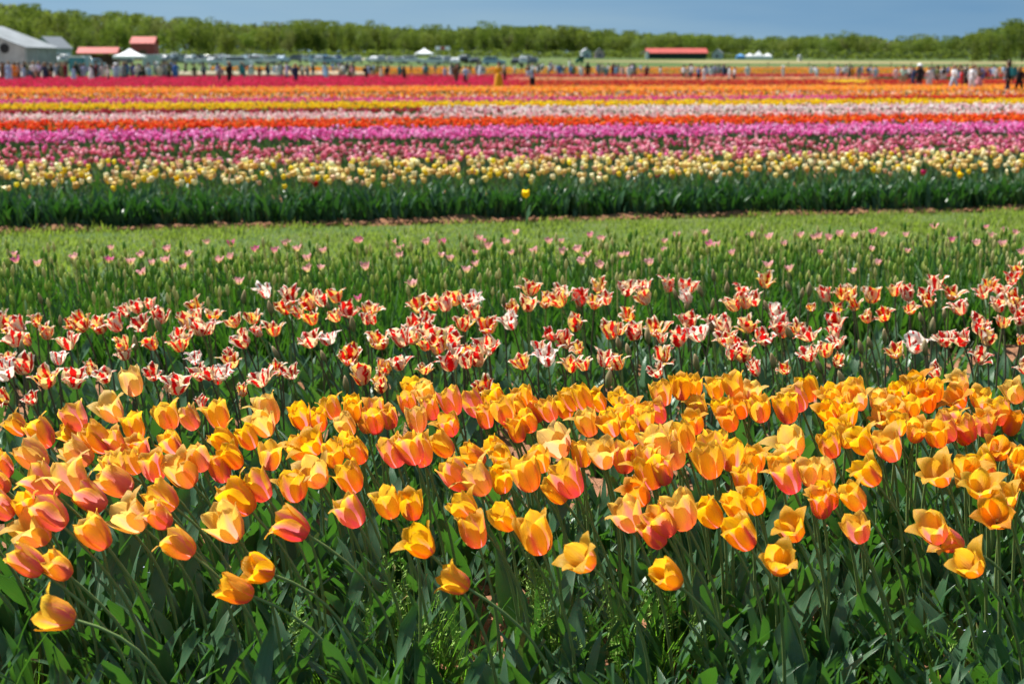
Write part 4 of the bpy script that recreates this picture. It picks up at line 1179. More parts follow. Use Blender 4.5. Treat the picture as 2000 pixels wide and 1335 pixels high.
# ------------------------------------------------------------------ trees
def mat_crown():
    n = N('spring_crown')
    oi = n.new('ObjectInfo'); g = n.new('NewGeometry')
    w = n.noise(g.outputs['Position'], .55, 3); w2 = n.noise(g.outputs['Position'], 3.0, 2)
    c = n.mix(n.range(w, .3, .7, .0, .55), oi.outputs['Color'], n.mix(.5, oi.outputs['Color'], (.14, .17, .03)))
    c = n.mix(n.range(w2, .45, .7, 0, .25), c, (.05, .08, .02))
    return n.leafy(c, n.mix(.5, c, (.34, .44, .05)), .42, .6, .2)
M_CROWN = mat_crown()
M_BARK = simple('bark', (.12, .095, .07), .9, .1, .2, 2.0)
def crown_mesh(seed, n=2100):
    r = np.random.default_rng(seed)
    lob = r.normal(0, .26, (9, 3)) * np.array([1, 1, .85]) + np.array([0, 0, .56])
    rad = r.uniform(.2, .34, 9)
    k = r.integers(0, 9, n)
    d = r.normal(0, 1, (n, 3)); d /= np.linalg.norm(d, axis=1)[:, None]
    c = lob[k] + d * (rad[k] * r.uniform(.55, 1.05, n))[:, None]
    c[:, 2] = np.clip(c[:, 2], .06, 1.05)
    a = r.normal(0, 1, (n, 3)); a /= np.linalg.norm(a, axis=1)[:, None]
    b = np.cross(a, d); b /= (np.linalg.norm(b, axis=1)[:, None] + 1e-6)
    s = r.uniform(.016, .036, n)[:, None]
    V = np.stack([c - a * s, c + b * s * .9, c + a * s, c - b * s * .9 + d * s * .4], 1).reshape(-1, 3)
    F = np.arange(n * 4).reshape(n, 4)
    return mesh_from('crown', V, F, [M_CROWN], smooth=False)
CROWNS = [crown_mesh(600 + i) for i in range(7)]
def trunk_mesh(seed):
    r = random.Random(seed); mb = MB()
    mb.tube([(0, 0, -.03), (r.uniform(-.01, .01), 0, .2), (r.uniform(-.03, .03), 0, .5), (r.uniform(-.04, .04), 0, .8)], [.026, .02, .013, .004], 6)
    for i in range(5):
        a = r.random() * 6.28; z = r.uniform(.22, .5); l = r.uniform(.18, .32)
        mb.tube([(0, 0, z), (math.cos(a) * l * .5, math.sin(a) * l * .5, z + .1), (math.cos(a) * l, math.sin(a) * l, z + .27)], [.011, .007, .003], 5)
    return mesh_from('trunk', mb.V, mb.F, [M_BARK])
TRUNKS = [trunk_mesh(700 + i) for i in range(4)]
GREENS = {'spring green': (0.092, 0.137, 0.018), 'mid green': (0.059, 0.107, 0.018), 'yellow-green': (0.130, 0.148, 0.021), 'brownish budding': (0.130, 0.111, 0.056), 'deep green': (0.033, 0.074, 0.016), 'bright fresh green': (0.081, 0.152, 0.012)}
labels = []
def tree(px, ytop, Y, w_px, kind, name='leafy_tree', where=None):
    p = at_dist(px, Y)
    k = pxm(Y)
    ybase = 128 + (CAM_H - p.z) * k
    h = (ybase - ytop) / k
    wd = w_px / k
    t = link(name, None, loc=p - Vector((0, 0, .3)))
    tag(t, 'x', 'tree', 'trees along the far edge of the field')
    c = link('crown', rnd.choice(CROWNS), t, mat=Matrix.Rotation(rnd.random() * 6.28, 4, 'Z') @ Matrix.Diagonal((wd, wd, h, 1)))
    g = GREENS[kind]; v = rnd.uniform(.85, 1.2)
    c.color = (g[0] * v, g[1] * v, g[2] * v, 1)
    link('trunk', rnd.choice(TRUNKS), t, mat=Matrix.Rotation(rnd.random() * 6.28, 4, 'Z') @ Matrix.Diagonal((h, h, h, 1)))
    hh = 'tall' if h > 13 else 'low' if h < 8 else 'mid-height'
    labels.append((t, f'{hh} {kind} tree {where or "in far treeline"} {across(px)}', px))
PROF = ([0, 60, 120, 200, 240, 330, 400, 500, 640, 760, 860, 1000, 1060, 1200, 1330, 1430, 1480, 1560, 1660, 1720, 1800, 1860, 1905, 1940, 1975, 2010],
        [28, 20, 24, 40, 30, 38, 45, 50, 48, 56, 58, 56, 54, 66, 70, 74, 78, 74, 72, 78, 80, 74, 60, 52, 46, 44])
GREENS = {k: (v[0] * .82, v[1] * .88, v[2]) for k, v in GREENS.items()}
px = -20.0
i = 0
while px < 2030:
    top = np.interp(px, *PROF) + rnd.choice((rnd.uniform(-3, 8), rnd.uniform(-3, 8), rnd.uniform(-9, 14)))
    Y = 560 + rnd.uniform(-20, 30) - (60 if px < 450 else 0)
    kinds = ['spring green', 'yellow-green', 'spring green', 'mid green', 'bright fresh green', 'brownish budding', 'deep green']
    kd = rnd.choices(kinds, [4, 3, 2, 3, 2, 1.4 if px < 1400 else 3.0, .8])[0]
    wpx = rnd.uniform(34, 60) if px < 500 else rnd.uniform(26, 46)
    tree(px, top, Y, wpx, kd)
    px += wpx * rnd.uniform(.42, .62)
px = -20.0
while px < 2030:
    top = np.interp(px, *PROF) + rnd.uniform(-5, 3)
    wpx = rnd.uniform(30, 52)
    tree(px, top, 640 + rnd.uniform(-20, 30), wpx, rnd.choices(['mid green', 'spring green', 'deep green', 'brownish budding'], [3, 3, 2, 1.5])[0], where='behind far treeline')
    px += wpx * rnd.uniform(.6, .9)
for px, top, Y, w, kd in ((148, 52, 430, 44, 'spring green'), (172, 60, 420, 36, 'mid green'), (230, 40, 440, 40, 'bright fresh green'), (128, 58, 440, 40, 'spring green'), (1932, 60, 430, 40, 'spring green'), (1965, 50, 425, 48, 'mid green'), (1996, 44, 420, 50, 'mid green'), (1900, 72, 440, 36, 'yellow-green'), (205, 62, 450, 34, 'yellow-green')):
    tree(px, top, Y, w, kd, where='standing before far treeline')
settle_labels(labels)
# the wooded rise far behind on the left and the scrub at the foot of the trees
def leaf_mass(name, px0, px1, Y0, Y1, ylow, yhigh, n, s, color, label, step=None):
    Y = Y0 + (Y1 - Y0) * rng.random(n); u = px0 + (px1 - px0) * rng.random(n)
    x = (u - 1000) / FPX * Y
    k = FPX / Y
    yt = np.interp(u, *yhigh) if isinstance(yhigh, tuple) else yhigh
    yt = yt + 5 * (vnoise(u / 17.0, Y / 40.0) - .5) * 2
    base = terrain(x, Y)
    top = CAM_H + (128 - yt) / k
    z = base + (top - base) * rng.random(n) ** .7
    c = np.stack([x, Y, z], 1)
    a = rng.normal(0, 1, (n, 3)); a /= np.linalg.norm(a, axis=1)[:, None]
    b = rng.normal(0, 1, (n, 3)); b -= a * (a * b).sum(1)[:, None]; b /= np.linalg.norm(b, axis=1)[:, None]
    ss = (s * (.6 + .8 * rng.random(n)))[:, None]
    V = np.stack([c - a * ss, c + b * ss, c + a * ss, c - b * ss], 1).reshape(-1, 3)
    o = link(name, mesh_from(name, V, np.arange(n * 4).reshape(n, 4), [M_CROWN], smooth=False))
    o.color = (*color, 1)
    return tag(o, label, 'woodland', kind='stuff')
leaf_mass('far_woodland', -80, 130, 900, 1100, 60, ([-80, 0, 40, 130], [10, 14, 15, 34]), 5000, 1.5, (.055, .075, .035), 'darker wood on the far rise at the left')
leaf_mass('far_woodland', -60, 2060, 660, 760, 100, (PROF[0], [v + 4 for v in PROF[1]]), 16000, 1.1, (.060, .095, .022), 'unbroken wood behind the treeline')
leaf_mass('hedge_scrub', 380, 2060, 505, 520, 116, 101, 9000, .42, (.022, .050, .016), 'dark hedge along the foot of the far trees')
leaf_mass('hedge_scrub', -40, 380, 440, 450, 116, 100, 2200, .42, (.035, .065, .018), 'dark scrub behind the parking place on the left')

# ------------------------------------------------------------------ buildings and tents
def bld(name, px, Y, rot, label, cat, group=None):
    t = link(name, None, loc=at_dist(px, Y)); t.rotation_euler.z = rot
    return tag(t, label, cat, group)
def gable_roof(parent, x0, x1, y0, y1, ze, zr, mat, th=.09):
    """ridge along x"""
    ym = (y0 + y1) / 2
    for a in (y0, y1):
        V = [(x0, a, ze), (x1, a, ze), (x1, ym, zr), (x0, ym, zr), (x0, a, ze + th), (x1, a, ze + th), (x1, ym, zr + th), (x0, ym, zr + th)]
        MB().add(V, [(0, 3, 2, 1), (4, 5, 6, 7), (0, 1, 5, 4), (2, 3, 7, 6), (0, 4, 7, 3), (1, 2, 6, 5)]).build('roof', mat, parent)
M_CANVAS = simple('weathered_canvas', (.36, .36, .37), .75, .2, .16, .6)
M_CANVAS2 = simple('canvas_roof', (.24, .26, .28), .7, .2, .16, .4)
M_WHITE = simple('white_canvas', (.80, .81, .83), .6, .3, .04)
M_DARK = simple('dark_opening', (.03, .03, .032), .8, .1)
M_RED = simple('faded_red_roof', (.44, .075, .062), .6, .3, .14, .8)
M_REDW = simple('faded_red_boards', (.42, .09, .085), .7, .2, .1, .8)
M_WOOD = simple('brown_timber', (.16, .10, .06), .8, .2)
M_GREYR = simple('grey_roof', (.26, .28, .31), .7, .2)
M_SIDING = simple('pale_siding', (.46, .52, .58), .7, .2)
M_STEEL = simple('steel', (.45, .46, .48), .4, .5)
M_GLASS = simple('tinted_glass', (.07, .085, .10), .10, .9, .05)
M_TYRE = simple('tyre_rubber', (.025, .025, .027), .85, .2)

b = bld('marquee_barn', 50, 215, R(-11), 'large weathered grey gabled marquee on the left edge', 'barn')
W2, LN, EV, RG = 9.0, 9.5, 3.5, 6.7     # half width, length, eave, ridge; near right corner at the origin
MB().prism([(-2 * W2, 0), (0, 0), (0, EV), (-W2, RG), (-2 * W2, EV)], 0, LN).build('wall', M_CANVAS, b)
MB().prism([(.35, EV - .14), (.35, EV + .05), (-W2, RG + .16), (-W2, RG + .01)], -.3, LN + .3).build('roof', M_CANVAS2, b)
MB().prism([(-2 * W2 - .35, EV - .14), (-W2, RG + .01), (-W2, RG + .16), (-2 * W2 - .35, EV + .05)], -.3, LN + .3).build('roof', M_CANVAS2, b)
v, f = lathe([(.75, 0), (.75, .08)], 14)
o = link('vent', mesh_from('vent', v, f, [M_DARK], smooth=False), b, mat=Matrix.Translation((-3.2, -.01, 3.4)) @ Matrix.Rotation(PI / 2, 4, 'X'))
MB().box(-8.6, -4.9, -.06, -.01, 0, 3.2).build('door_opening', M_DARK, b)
for k in range(4): MB().box(.01, .09, .15 + k * 3.35, .33 + k * 3.35, 0, EV - .2).build('post', M_STEEL, b)

b = bld('farmhouse', 86, 330, R(-20), 'small pale farmhouse with grey gable roof behind the big marquee', 'house')
MB().prism([(-4, 0), (4, 0), (4, 3.6), (0, 6.4), (-4, 3.6)], 0, 9).build('wall', M_SIDING, b)
for sgn in (-1, 1): MB().prism([(sgn * 4.5, 3.35), (sgn * 4.5, 3.6), (0, 6.75), (0, 6.5)], -.4, 9.4).build('roof', M_GREYR, b)
for x in (-2.2, 1.0): MB().box(x, x + 1.2, -.06, -.01, 1.2, 2.7).build('window', M_GLASS, b)
b.scale = (.72, .72, .85)

b = bld('market_shelter', 195, 238, R(4), 'open market shelter with long red roof behind the crowd', 'shelter')
gable_roof(b, -3.3, 3.3, -2.0, 2.0, 2.5, 3.45, M_RED)
for x in (-2.9, -1, 1, 2.9):
    for y in (-1.4, 1.4): MB().box(x - .08, x + .08, y - .08, y + .08, 0, 2.53).build('post', M_WOOD, b)
MB().box(-2.7, 2.7, .9, 1.3, 0, 2.3).build('back_wall', M_WOOD, b)
MB().box(-2.6, 2.6, -1.3, -.7, .0, .95).build('counter', M_WOOD, b)

b.scale = b.scale
b = bld('red_barn', 280, 380, R(3), 'faded red barn with pink-red roof before the trees', 'barn')
MB().box(-3.05, 3.05, 0, 6, 0, 4.2).build('wall', M_REDW, b)
gable_roof(b, -3.25, 3.25, -.4, 6.4, 4.15, 5.9, M_RED)
MB().box(-.9, .9, -.07, -.01, 0, 2.6).build('door', M_WOOD, b)

def canopy(px, Y, w, label):
    b = bld('canopy_tent', px, Y, R(8), label, 'tent', 'white peaked canopy tents in the field')
    h = w / 2
    V = []; F = []
    prof_ = [(1.0, 2.05), (1.0, 2.38), (.62, 2.62), (.3, 2.98), (.1, 3.28), (0.0, 3.4)]
    for rr, z in prof_:
        V += [(h * rr, h * rr, z), (-h * rr, h * rr, z), (-h * rr, -h * rr, z), (h * rr, -h * rr, z)]
    for i in range(len(prof_) - 1):
        for k in range(4): F.append((i * 4 + k, i * 4 + (k + 1) % 4, i * 4 + 4 + (k + 1) % 4, i * 4 + 4 + k))
    link('roof', mesh_from('roof', V, F, [M_WHITE], smooth=False), b)
    for x in (-1, 1):
        for y in (-1, 1): MB().tube([(x * h * .96, y * h * .96, 0), (x * h * .96, y * h * .96, 2.1)], .03, 6).build('leg', M_STEEL, b)
canopy(255, 196, 4.1, 'white peaked canopy tent among the crowd on the left')
canopy(829, 300, 3.7, 'smaller white peaked canopy tent at the car park, left of centre')

def toilet(px, Y, mat, label, rot):
    b = bld('portable_toilet', px, Y, rot, label, 'portable toilet', 'portable toilets beside the red-roofed shelter')
    MB().box(-.55, .55, -.55, .55, .0, 2.05).build('cabin', mat, b, bevel=.05)
    MB().prism([(-.6, 2.06), (.6, 2.06), (.45, 2.28), (-.45, 2.28)], -.6, .6).build('roof', M_WHITE, b)
    MB().box(-.4, .4, -.585, -.556, .12, 1.95).build('door', mat, b)
M_TEAL = simple('teal_plastic', (.05, .23, .29), .45, .4)
toilet(143, 216, M_TEAL, 'teal portable toilet, left of the teal pair', R(6))
toilet(157, 216, M_TEAL, 'teal portable toilet, right of the teal pair', R(-4))
toilet(170, 218, simple('pale_plastic', (.50, .56, .60), .5, .4), 'pale grey portable toilet beside the teal pair', R(3))

b = bld('box_trailer', 296, 240, R(6), 'white box trailer right of the canopy tent', 'trailer')
MB().box(-1.15, 1.15, -2.2, 2.2, .55, 2.35).build('body', simple('trailer_white', (.55, .60, .62), .5, .4), b, bevel=.06)
MB().box(-.9, .9, -2.235, -2.21, .7, 2.2).build('door', M_SIDING, b)
for sx in (-1.2, 1.2):
    v, f = lathe([(.33, -.1), (.33, .1)], 12); link('wheel', mesh_from('wheel', v, f, [M_TYRE]), b, mat=Matrix.Translation((sx * .88, 0, .33)) @ Matrix.Rotation(PI / 2, 4, 'Y'))

b = bld('long_shed', 1322, 488, R(2), 'long low shed with red roof at the foot of the trees', 'shed')
MB().box(-10, 10, 0, 6, 0, 1.9).build('wall', simple('dark_green_boards', (.035, .06, .05), .8, .2), b)
gable_roof(b, -10.4, 10.4, -.5, 6.5, 1.9, 3.5, M_RED)
MB().box(-10.8, -9.6, -.45, -.05, .0, 2.6).build('gable_end', M_WHITE, b)
b = bld('marquee', 1472, 500, R(-4), 'long white peaked marquee with blue end before the treeline', 'tent')
M_BLUE = simple('blue_canvas', (.10, .28, .60), .6, .3)
for k in range(4):
    x0 = -6.0 + k * 3.1; c = M_BLUE if k == 0 else M_WHITE; h = (1.9, 2.1, 2.9, 2.1)[k]
    V = [(x0, 0, 1.1), (x0 + 3.05, 0, 1.1), (x0 + 3.05, 3, 1.1), (x0, 3, 1.1), (x0 + 1.5, 1.5, h)] + [(x0, 0, .0), (x0 + 3.05, 0, .0), (x0 + 3.05, 3, .0), (x0, 3, .0)]
    link('canopy', mesh_from('canopy', V, [(0, 1, 4), (1, 2, 4), (2, 3, 4), (3, 0, 4), (5, 6, 1, 0), (6, 7, 2, 1), (8, 5, 0, 3)], [c], smooth=False), b)
b = bld('shed', 1563, 430, R(5), 'tiny white gabled hut at the edge of the far field', 'hut')
MB().prism([(-.55, 0), (.55, 0), (.55, 1.25), (0, 1.75), (-.55, 1.25)], 0, 1.4).build('wall', simple('cream_boards', (.72, .66, .58), .7, .2), b)
for sgn in (-1, 1): MB().prism([(sgn * .68, 1.15), (sgn * .68, 1.23), (0, 1.87), (0, 1.78)], -.1, 1.5).build('roof', M_GREYR, b)
b = bld('banner_board', 865, 300, R(2), 'white banner board with red middle standing over the cars', 'banner')
MB().box(-1.5, 1.5, -.04, .04, 3.05, 3.75).build('panel', M_WHITE, b)
MB().box(-.45, .45, -.07, -.045, 3.1, 3.7).build('red_field', M_RED, b)
for x in (-1.3, 1.3): MB().tube([(x, .08, 0), (x, .08, 3.7)], .05, 6).build('post', M_STEEL, b)
for px, Y, lab in ((1146, 496, 'small pale house half hidden in trees, left of two'), (1171, 496, 'small pinkish house half hidden in trees, right of two'), (1400, 496, 'low grey house among the trees right of the long shed')):
    b = bld('house', px, Y, R(rnd.uniform(-15, 15)), lab, 'house')
    MB().prism([(-1.6, 0), (1.6, 0), (1.6, 2.0), (0, 3.2), (-1.6, 2.0)], 0, 4).build('wall', M_SIDING if px != 1171 else simple('pink_boards', (.46, .34, .36), .7, .2), b)
    for sgn in (-1, 1): MB().prism([(sgn * 1.8, 1.85), (sgn * 1.8, 2.0), (0, 3.4), (0, 3.25)], -.2, 4.2).build('roof', M_GREYR, b)
    MB().box(-.5, .5, -.05, -.01, .6, 1.5).build('window', M_GLASS, b)
# wire fence across the far field on the right
b = link('wire_fence', None, loc=(0, 0, 0)); tag(b, 'thin post and wire fence across the field on the right', 'fence')
pts = []
for px in range(1500, 2030, 40):
    p = at_dist(px, 235); pts.append(p)
    MB().box(p.x - .05, p.x + .05, p.y - .05, p.y + .05, p.z - .1, p.z + 1.35).build('post', M_WOOD, b)
for z in (.5, .9, 1.25): MB().tube([p + Vector((0, -.07, z)) for p in pts], .008, 3).build('wire', M_STEEL, b)

# ------------------------------------------------------------------ parked cars
CARP = {'sedan': [(-2.2, .35), (2.2, .35), (2.25, .7), (2.0, .88), (1.1, .98), (-1.5, 1.0), (-2.2, .92), (-2.28, .6)],
        'suv': [(-2.3, .4), (2.3, .4), (2.34, .8), (2.15, 1.02), (1.15, 1.12), (-2.2, 1.15), (-2.36, .8)],
        'van': [(-2.5, .4), (2.5, .4), (2.5, .9), (2.2, 1.15), (1.9, 1.25), (-2.5, 1.25), (-2.55, .8)]}
CABP = {'sedan': [(1.05, .97), (.25, 1.42), (-.95, 1.44), (-1.75, 1.0)], 'suv': [(1.1, 1.11), (.45, 1.68), (-1.95, 1.7), (-2.25, 1.14)], 'van': [(1.85, 1.24), (1.3, 1.95), (-2.45, 1.98), (-2.52, 1.24)]}
CAR_ME = {}
wv, wf = lathe([(.16, -.1), (.31, -.105), (.33, -.07), (.33, .07), (.31, .105), (.16, .1)], 14)
WHEEL_ME = mesh_from('wheel', wv, wf, [M_TYRE])
rv, rf = lathe([(.19, -.112), (.19, .112)], 10)
RIM_ME = mesh_from('rim', rv, rf, [M_STEEL])
def paint(name, c): return N_paint(name, c)
def N_paint(name, c):
    n = N(name); return n.done(n.principled(c, .28, .5, None, Coat_Weight=.6))
PAINT = {'white': N_paint('white_paint', (.72, .74, .76)), 'silver': N_paint('silver_paint', (.42, .45, .49)), 'grey': N_paint('grey_paint', (.14, .15, .17)), 'black': N_paint('black_paint', (.02, .02, .025)),
         'blue': N_paint('blue_paint', (.05, .12, .28)), 'pale blue': N_paint('pale_blue_paint', (.36, .50, .64)), 'dark red': N_paint('dark_red_paint', (.22, .02, .025)), 'green': N_paint('green_paint', (.03, .16, .07))}
def prism_me(name, prof_, half, mat, bevel=0, inset=0.0):
    mb = MB().prism(prof_, -half, half)
    me = mesh_from(name, mb.V, mb.F, [mat], smooth=False)
    bm = bmesh.new(); bm.from_mesh(me); bmesh.ops.recalc_face_normals(bm, faces=bm.faces)
    if inset:
        zt = max(v.co.z for v in bm.verts)
        for v in bm.verts:
            if v.co.z > zt - .1: v.co.y *= inset
    if bevel: bmesh.ops.bevel(bm, geom=list(bm.edges), offset=bevel, segments=2, profile=.6, affect='EDGES', clamp_overlap=True)
    bm.to_mesh(me); bm.free()
    return me
def slot(o, m):
    o.material_slots[0].link = 'OBJECT'; o.material_slots[0].material = m
def shrink(p, fx, fz):
    cx = sum(q[0] for q in p) / len(p); z0 = min(q[1] for q in p); z1 = max(q[1] for q in p); cz = (z0 + z1) / 2 + .01
    return [(cx + (x - cx) * fx + (0 if fx < 1 else (cx - x) * 0), cz + (z - cz) * fz) for x, z in p]
for k in CARP:
    cab = CABP[k]
    CAR_ME[k] = dict(body=prism_me('body', CARP[k], .88, PAINT['white'], .06), cabin=prism_me('cabin', cab, .78, PAINT['white'], .03), window=prism_me('window', shrink(cab, .80, .66), .787, M_GLASS), windscreen=prism_me('windscreen', shrink(cab, 1.012, .66), .62, M_GLASS),
                     roof=prism_me('roof', [(cab[1][0] - .03, cab[1][1] + .004), (cab[1][0] - .12, cab[1][1] + .05), (cab[2][0] + .08, cab[2][1] + .05), (cab[2][0] + .02, cab[2][1] + .004)], .64, PAINT['white'], .015),
                     light=prism_me('light', [(-.03, .62), (.05, .62), (.05, .8), (-.03, .8)], .16, M_WHITE))
labels = []
def car(px, Y, rot, kind, colr, where):
    t = link('parked_' + ('van' if kind == 'van' else 'car'), None, loc=at_dist(px, Y)); t.rotation_euler.z = rot
    tag(t, 'x', 'van' if kind == 'van' else 'car', 'vehicles parked on the far grass')
    m = CAR_ME[kind]
    slot(link('body', m['body'], t), PAINT[colr]); slot(link('cabin', m['cabin'], t), PAINT[colr]); link('window', m['window'], t); link('windscreen', m['windscreen'], t); slot(link('roof', m['roof'], t), PAINT[colr])
    for sx in (-1.35, 1.4):
        for sy_ in (-.8, .8):
            w = link('wheel', WHEEL_ME, t, mat=Matrix.Translation((sx, sy_, .33)) @ Matrix.Rotation(PI / 2, 4, 'X'))
            link('rim', RIM_ME, w)
    for sy_ in (-.6, .6): link('headlight', m['light'], t, loc=(CARP[kind][1][0] - .02, sy_, 0))
    labels.append((t, f'{colr} parked {kind} {where}', px))
cars = "112 300 s white;122 320 v white;131 310 u silver;186 232 u pale_blue;233 330 s silver;240 310 u grey;312 330 u white;322 345 s blue;335 340 u silver;347 350 v white;352 320 s grey;362 340 s white;372 320 u silver;378 345 s white;390 330 u black;402 345 s silver;412 325 u grey;424 345 u white;436 330 s grey;446 345 s silver;466 250 v white;480 340 u silver;492 330 s white;505 345 u pale_blue;515 325 s grey;528 335 s white;540 345 u silver;553 330 s pale_blue;575 345 u grey;628 300 v pale_blue;660 330 u blue;680 325 s pale_blue;734 330 s white;746 320 u silver;763 335 s grey;786 330 s black;806 320 u white;856 325 s grey;870 310 u silver;890 300 s white;905 320 u black;930 310 s black;965 290 u pale_blue;1010 300 s black;1040 295 u grey"
for i in range(34):
    cars += f";{rnd.choice((rnd.uniform(315, 560), rnd.uniform(315, 560), rnd.uniform(600, 700), rnd.uniform(725, 1050)))} {rnd.uniform(285, 350):.0f} {rnd.choice('su')} {rnd.choice(['white', 'white', 'white', 'pale_blue', 'silver'])}"
KN = {'s': 'sedan', 'u': 'suv', 'v': 'van'}
for it in cars.split(';'):
    a = it.split()
    x = float(a[0])
    wh = 'behind the teal toilets' if x < 135 else 'near red-roofed shelter' if x < 245 else 'in car park right of red barn' if x < 450 else 'in mid car park' if x < 600 else 'beside long pale van' if x < 700 else 'near smaller canopy tent' if x < 910 else 'at right end of car park'
    car(x, float(a[1]), R(rnd.choice((0, 180, 90, 75, 100, 5)) + rnd.uniform(-8, 8)) if a[2] != 'v' else R(rnd.choice((85, 5))), KN[a[2]], a[3].replace('_', ' '), wh)
settle_labels(labels)
b = bld('box_truck', 1134, 330, R(4), 'dark green box truck at centre behind the visitors', 'truck')
MB().box(-.75, 1.05, -1.1, 1.1, .75, 2.75).build('cargo_box', simple('dark_green', (.02, .05, .035), .6, .3), b, bevel=.05)
MB().box(-.72, 1.02, -1.16, -1.11, .78, 1.5).build('side_panel', PAINT['green'], b)
MB().prism([(-1.9, .5), (-.78, .5), (-.78, 1.9), (-1.35, 1.9), (-1.9, 1.2)], -.95, .95).build('cab', PAINT['green'], b, bevel=.05)
for x in (-1.4, .5):
    for y in (-.95, .95): link('wheel', WHEEL_ME, b, mat=Matrix.Translation((x, y, .36)) @ Matrix.Rotation(PI / 2, 4, 'X'))

b.scale = (.62, .62, .62)
# ------------------------------------------------------------------ people
def body_mesh(pose, seed):
    """one continuous figure, 1.70 m tall, facing -Y, grown over a skeleton"""
    a, ln, bend = pose['arms'], pose['stride'], pose.get('bend', 0.0)
    vs_, es, rs = [], [], []
    def P(x, y, z, r): vs_.append((x, y, z)); rs.append(r); return len(vs_) - 1
    def E(i, j): es.append((i, j))
    def B(x, y, z):      # bow the trunk forward from the hips
        c, s = math.cos(bend), math.sin(bend); dz = z - .92
        return (x, y * c - dz * s, .92 + dz * c + y * s * .3)
    pel = P(0, 0, .92, (.155, .115)); wst = P(*B(0, 0, 1.08), (.135, .10)); ch = P(*B(0, 0, 1.27), (.165, .115)); nk0 = P(*B(0, .0, 1.40), (.10, .075))
    nk = P(*B(0, -.01, 1.46), (.052, .055)); hd = P(*B(0, -.02, 1.545), (.072, .085)); tp = P(*B(0, -.02, 1.64), (.076, .088)); tp2 = P(*B(0, -.01, 1.69), (.04, .045))
    for i, j in ((pel, wst), (wst, ch), (ch, nk0), (nk0, nk), (nk, hd), (hd, tp), (tp, tp2)): E(i, j)
    ns = P(*B(0, -.115, 1.565), (.014, .014)); E(hd, ns)
    for k, sg in ((0, -1), (1, 1)):
        sh = P(*B(sg * .17, 0, 1.36), (.062, .062)); E(nk0, sh)
        el, wr = a[k]
        e = P(*B(sg * el[0], el[1], el[2]), (.045, .045)); w = P(*B(sg * wr[0], wr[1], wr[2]), (.030, .030))
        hnd = (wr[0] + (wr[0] - el[0]) * .3, wr[1] + (wr[1] - el[1]) * .3, wr[2] + (wr[2] - el[2]) * .3)
        h = P(*B(sg * hnd[0], hnd[1], hnd[2]), (.036, .026))
        E(sh, e); E(e, w); E(w, h)
        y = ln * (1 if k else -1)
        hp = P(sg * .085, 0, .86, (.095, .10)); kn = P(sg * .10, y * .45 - .03 * abs(ln), .48, (.062, .062)); an = P(sg * .10, y, .09, (.038, .04)); to = P(sg * .11, y - .13, .035, (.042, .03))
        E(pel, hp); E(hp, kn); E(kn, an); E(an, to)
    me = bpy.data.meshes.new('body'); me.from_pydata(vs_, es, [])
    o = bpy.data.objects.new('body', me); col.objects.link(o)
    sk = o.modifiers.new('skin', 'SKIN'); sk.use_smooth_shade = True
    for i, r in enumerate(rs): me.skin_vertices[0].data[i].radius = r
    me.skin_vertices[0].data[0].use_root = True
    sub = o.modifiers.new('sub', 'SUBSURF'); sub.levels = 1; sub.render_levels = 1
    dg = bpy.context.evaluated_depsgraph_get()
    out = bpy.data.meshes.new_from_object(o.evaluated_get(dg))
    bpy.data.objects.remove(o)
    out.name = 'body'
    out.materials.clear()
    for m in (M_DARK, M_DARK, M_DARK, M_TYRE): out.materials.append(m)   # skin, top, legs, shoes: set per person
    neck = Vector(vs_[nk]); hands = [Vector(vs_[i]) for i in range(len(vs_)) if rs[i] == (.036, .026)]
    for p in out.polygons:
        c = p.center
        if c.z < .075: k = 3
        elif (c - Vector(vs_[pel])).z < .06 and min((c - h).length for h in hands) > .3 and c.z < .98: k = 2
        elif (c - neck).dot(Vector(vs_[hd]) - neck) > -.0005 and (c - neck).length < .34: k = 0
        elif min((c - h).length for h in hands) < (.26 if pose.get('short') else .085): k = 0
        else: k = 1
        p.material_index = k
    hv, hf = [], []
    bm = bmesh.new(); bmesh.ops.create_uvsphere(bm, u_segments=10, v_segments=7, radius=1)
    head = Vector(vs_[tp]) + (Vector(vs_[hd]) - Vector(vs_[tp])) * .25
    long_ = pose.get('hair', 0)
    for v in bm.verts:
        q = v.co.copy()
        z = q.z * .118 + .02
        if q.z < 0 and q.y < .1: z = q.z * .02 + .02          # clear of the face
        if q.z < -.2 and long_ and q.y >= .1: z -= long_
        v.co = Vector((q.x * .096, q.y * .108 + .02, z)) + head
    bm.verts.index_update()
    hair = bpy.data.meshes.new('hair'); bm.to_mesh(hair); bm.free()
    hair.materials.append(M_DARK); hair.polygons.foreach_set('use_smooth', np.ones(len(hair.polygons), bool))
    return out, hair, head
HANG = ((.24, .03, 1.10), (.25, -.05, .86)); FWD = ((.24, -.03, 1.10), (.17, -.26, 1.12)); UP = ((.23, -.12, 1.15), (.08, -.28, 1.42)); SWING = ((.25, .10, 1.12), (.27, .12, .88))
POSES = [dict(arms=(HANG, HANG), stride=.03), dict(arms=(HANG, SWING), stride=.20, hair=.16), dict(arms=(UP, UP), stride=.04, short=1), dict(arms=(FWD, HANG), stride=.10, short=1, hair=.22),
         dict(arms=(FWD, FWD), stride=.05, bend=.55), dict(arms=(SWING, FWD), stride=.25, short=1)]
BODY = [body_mesh(p, i) for i, p in enumerate(POSES)]
CL = {}
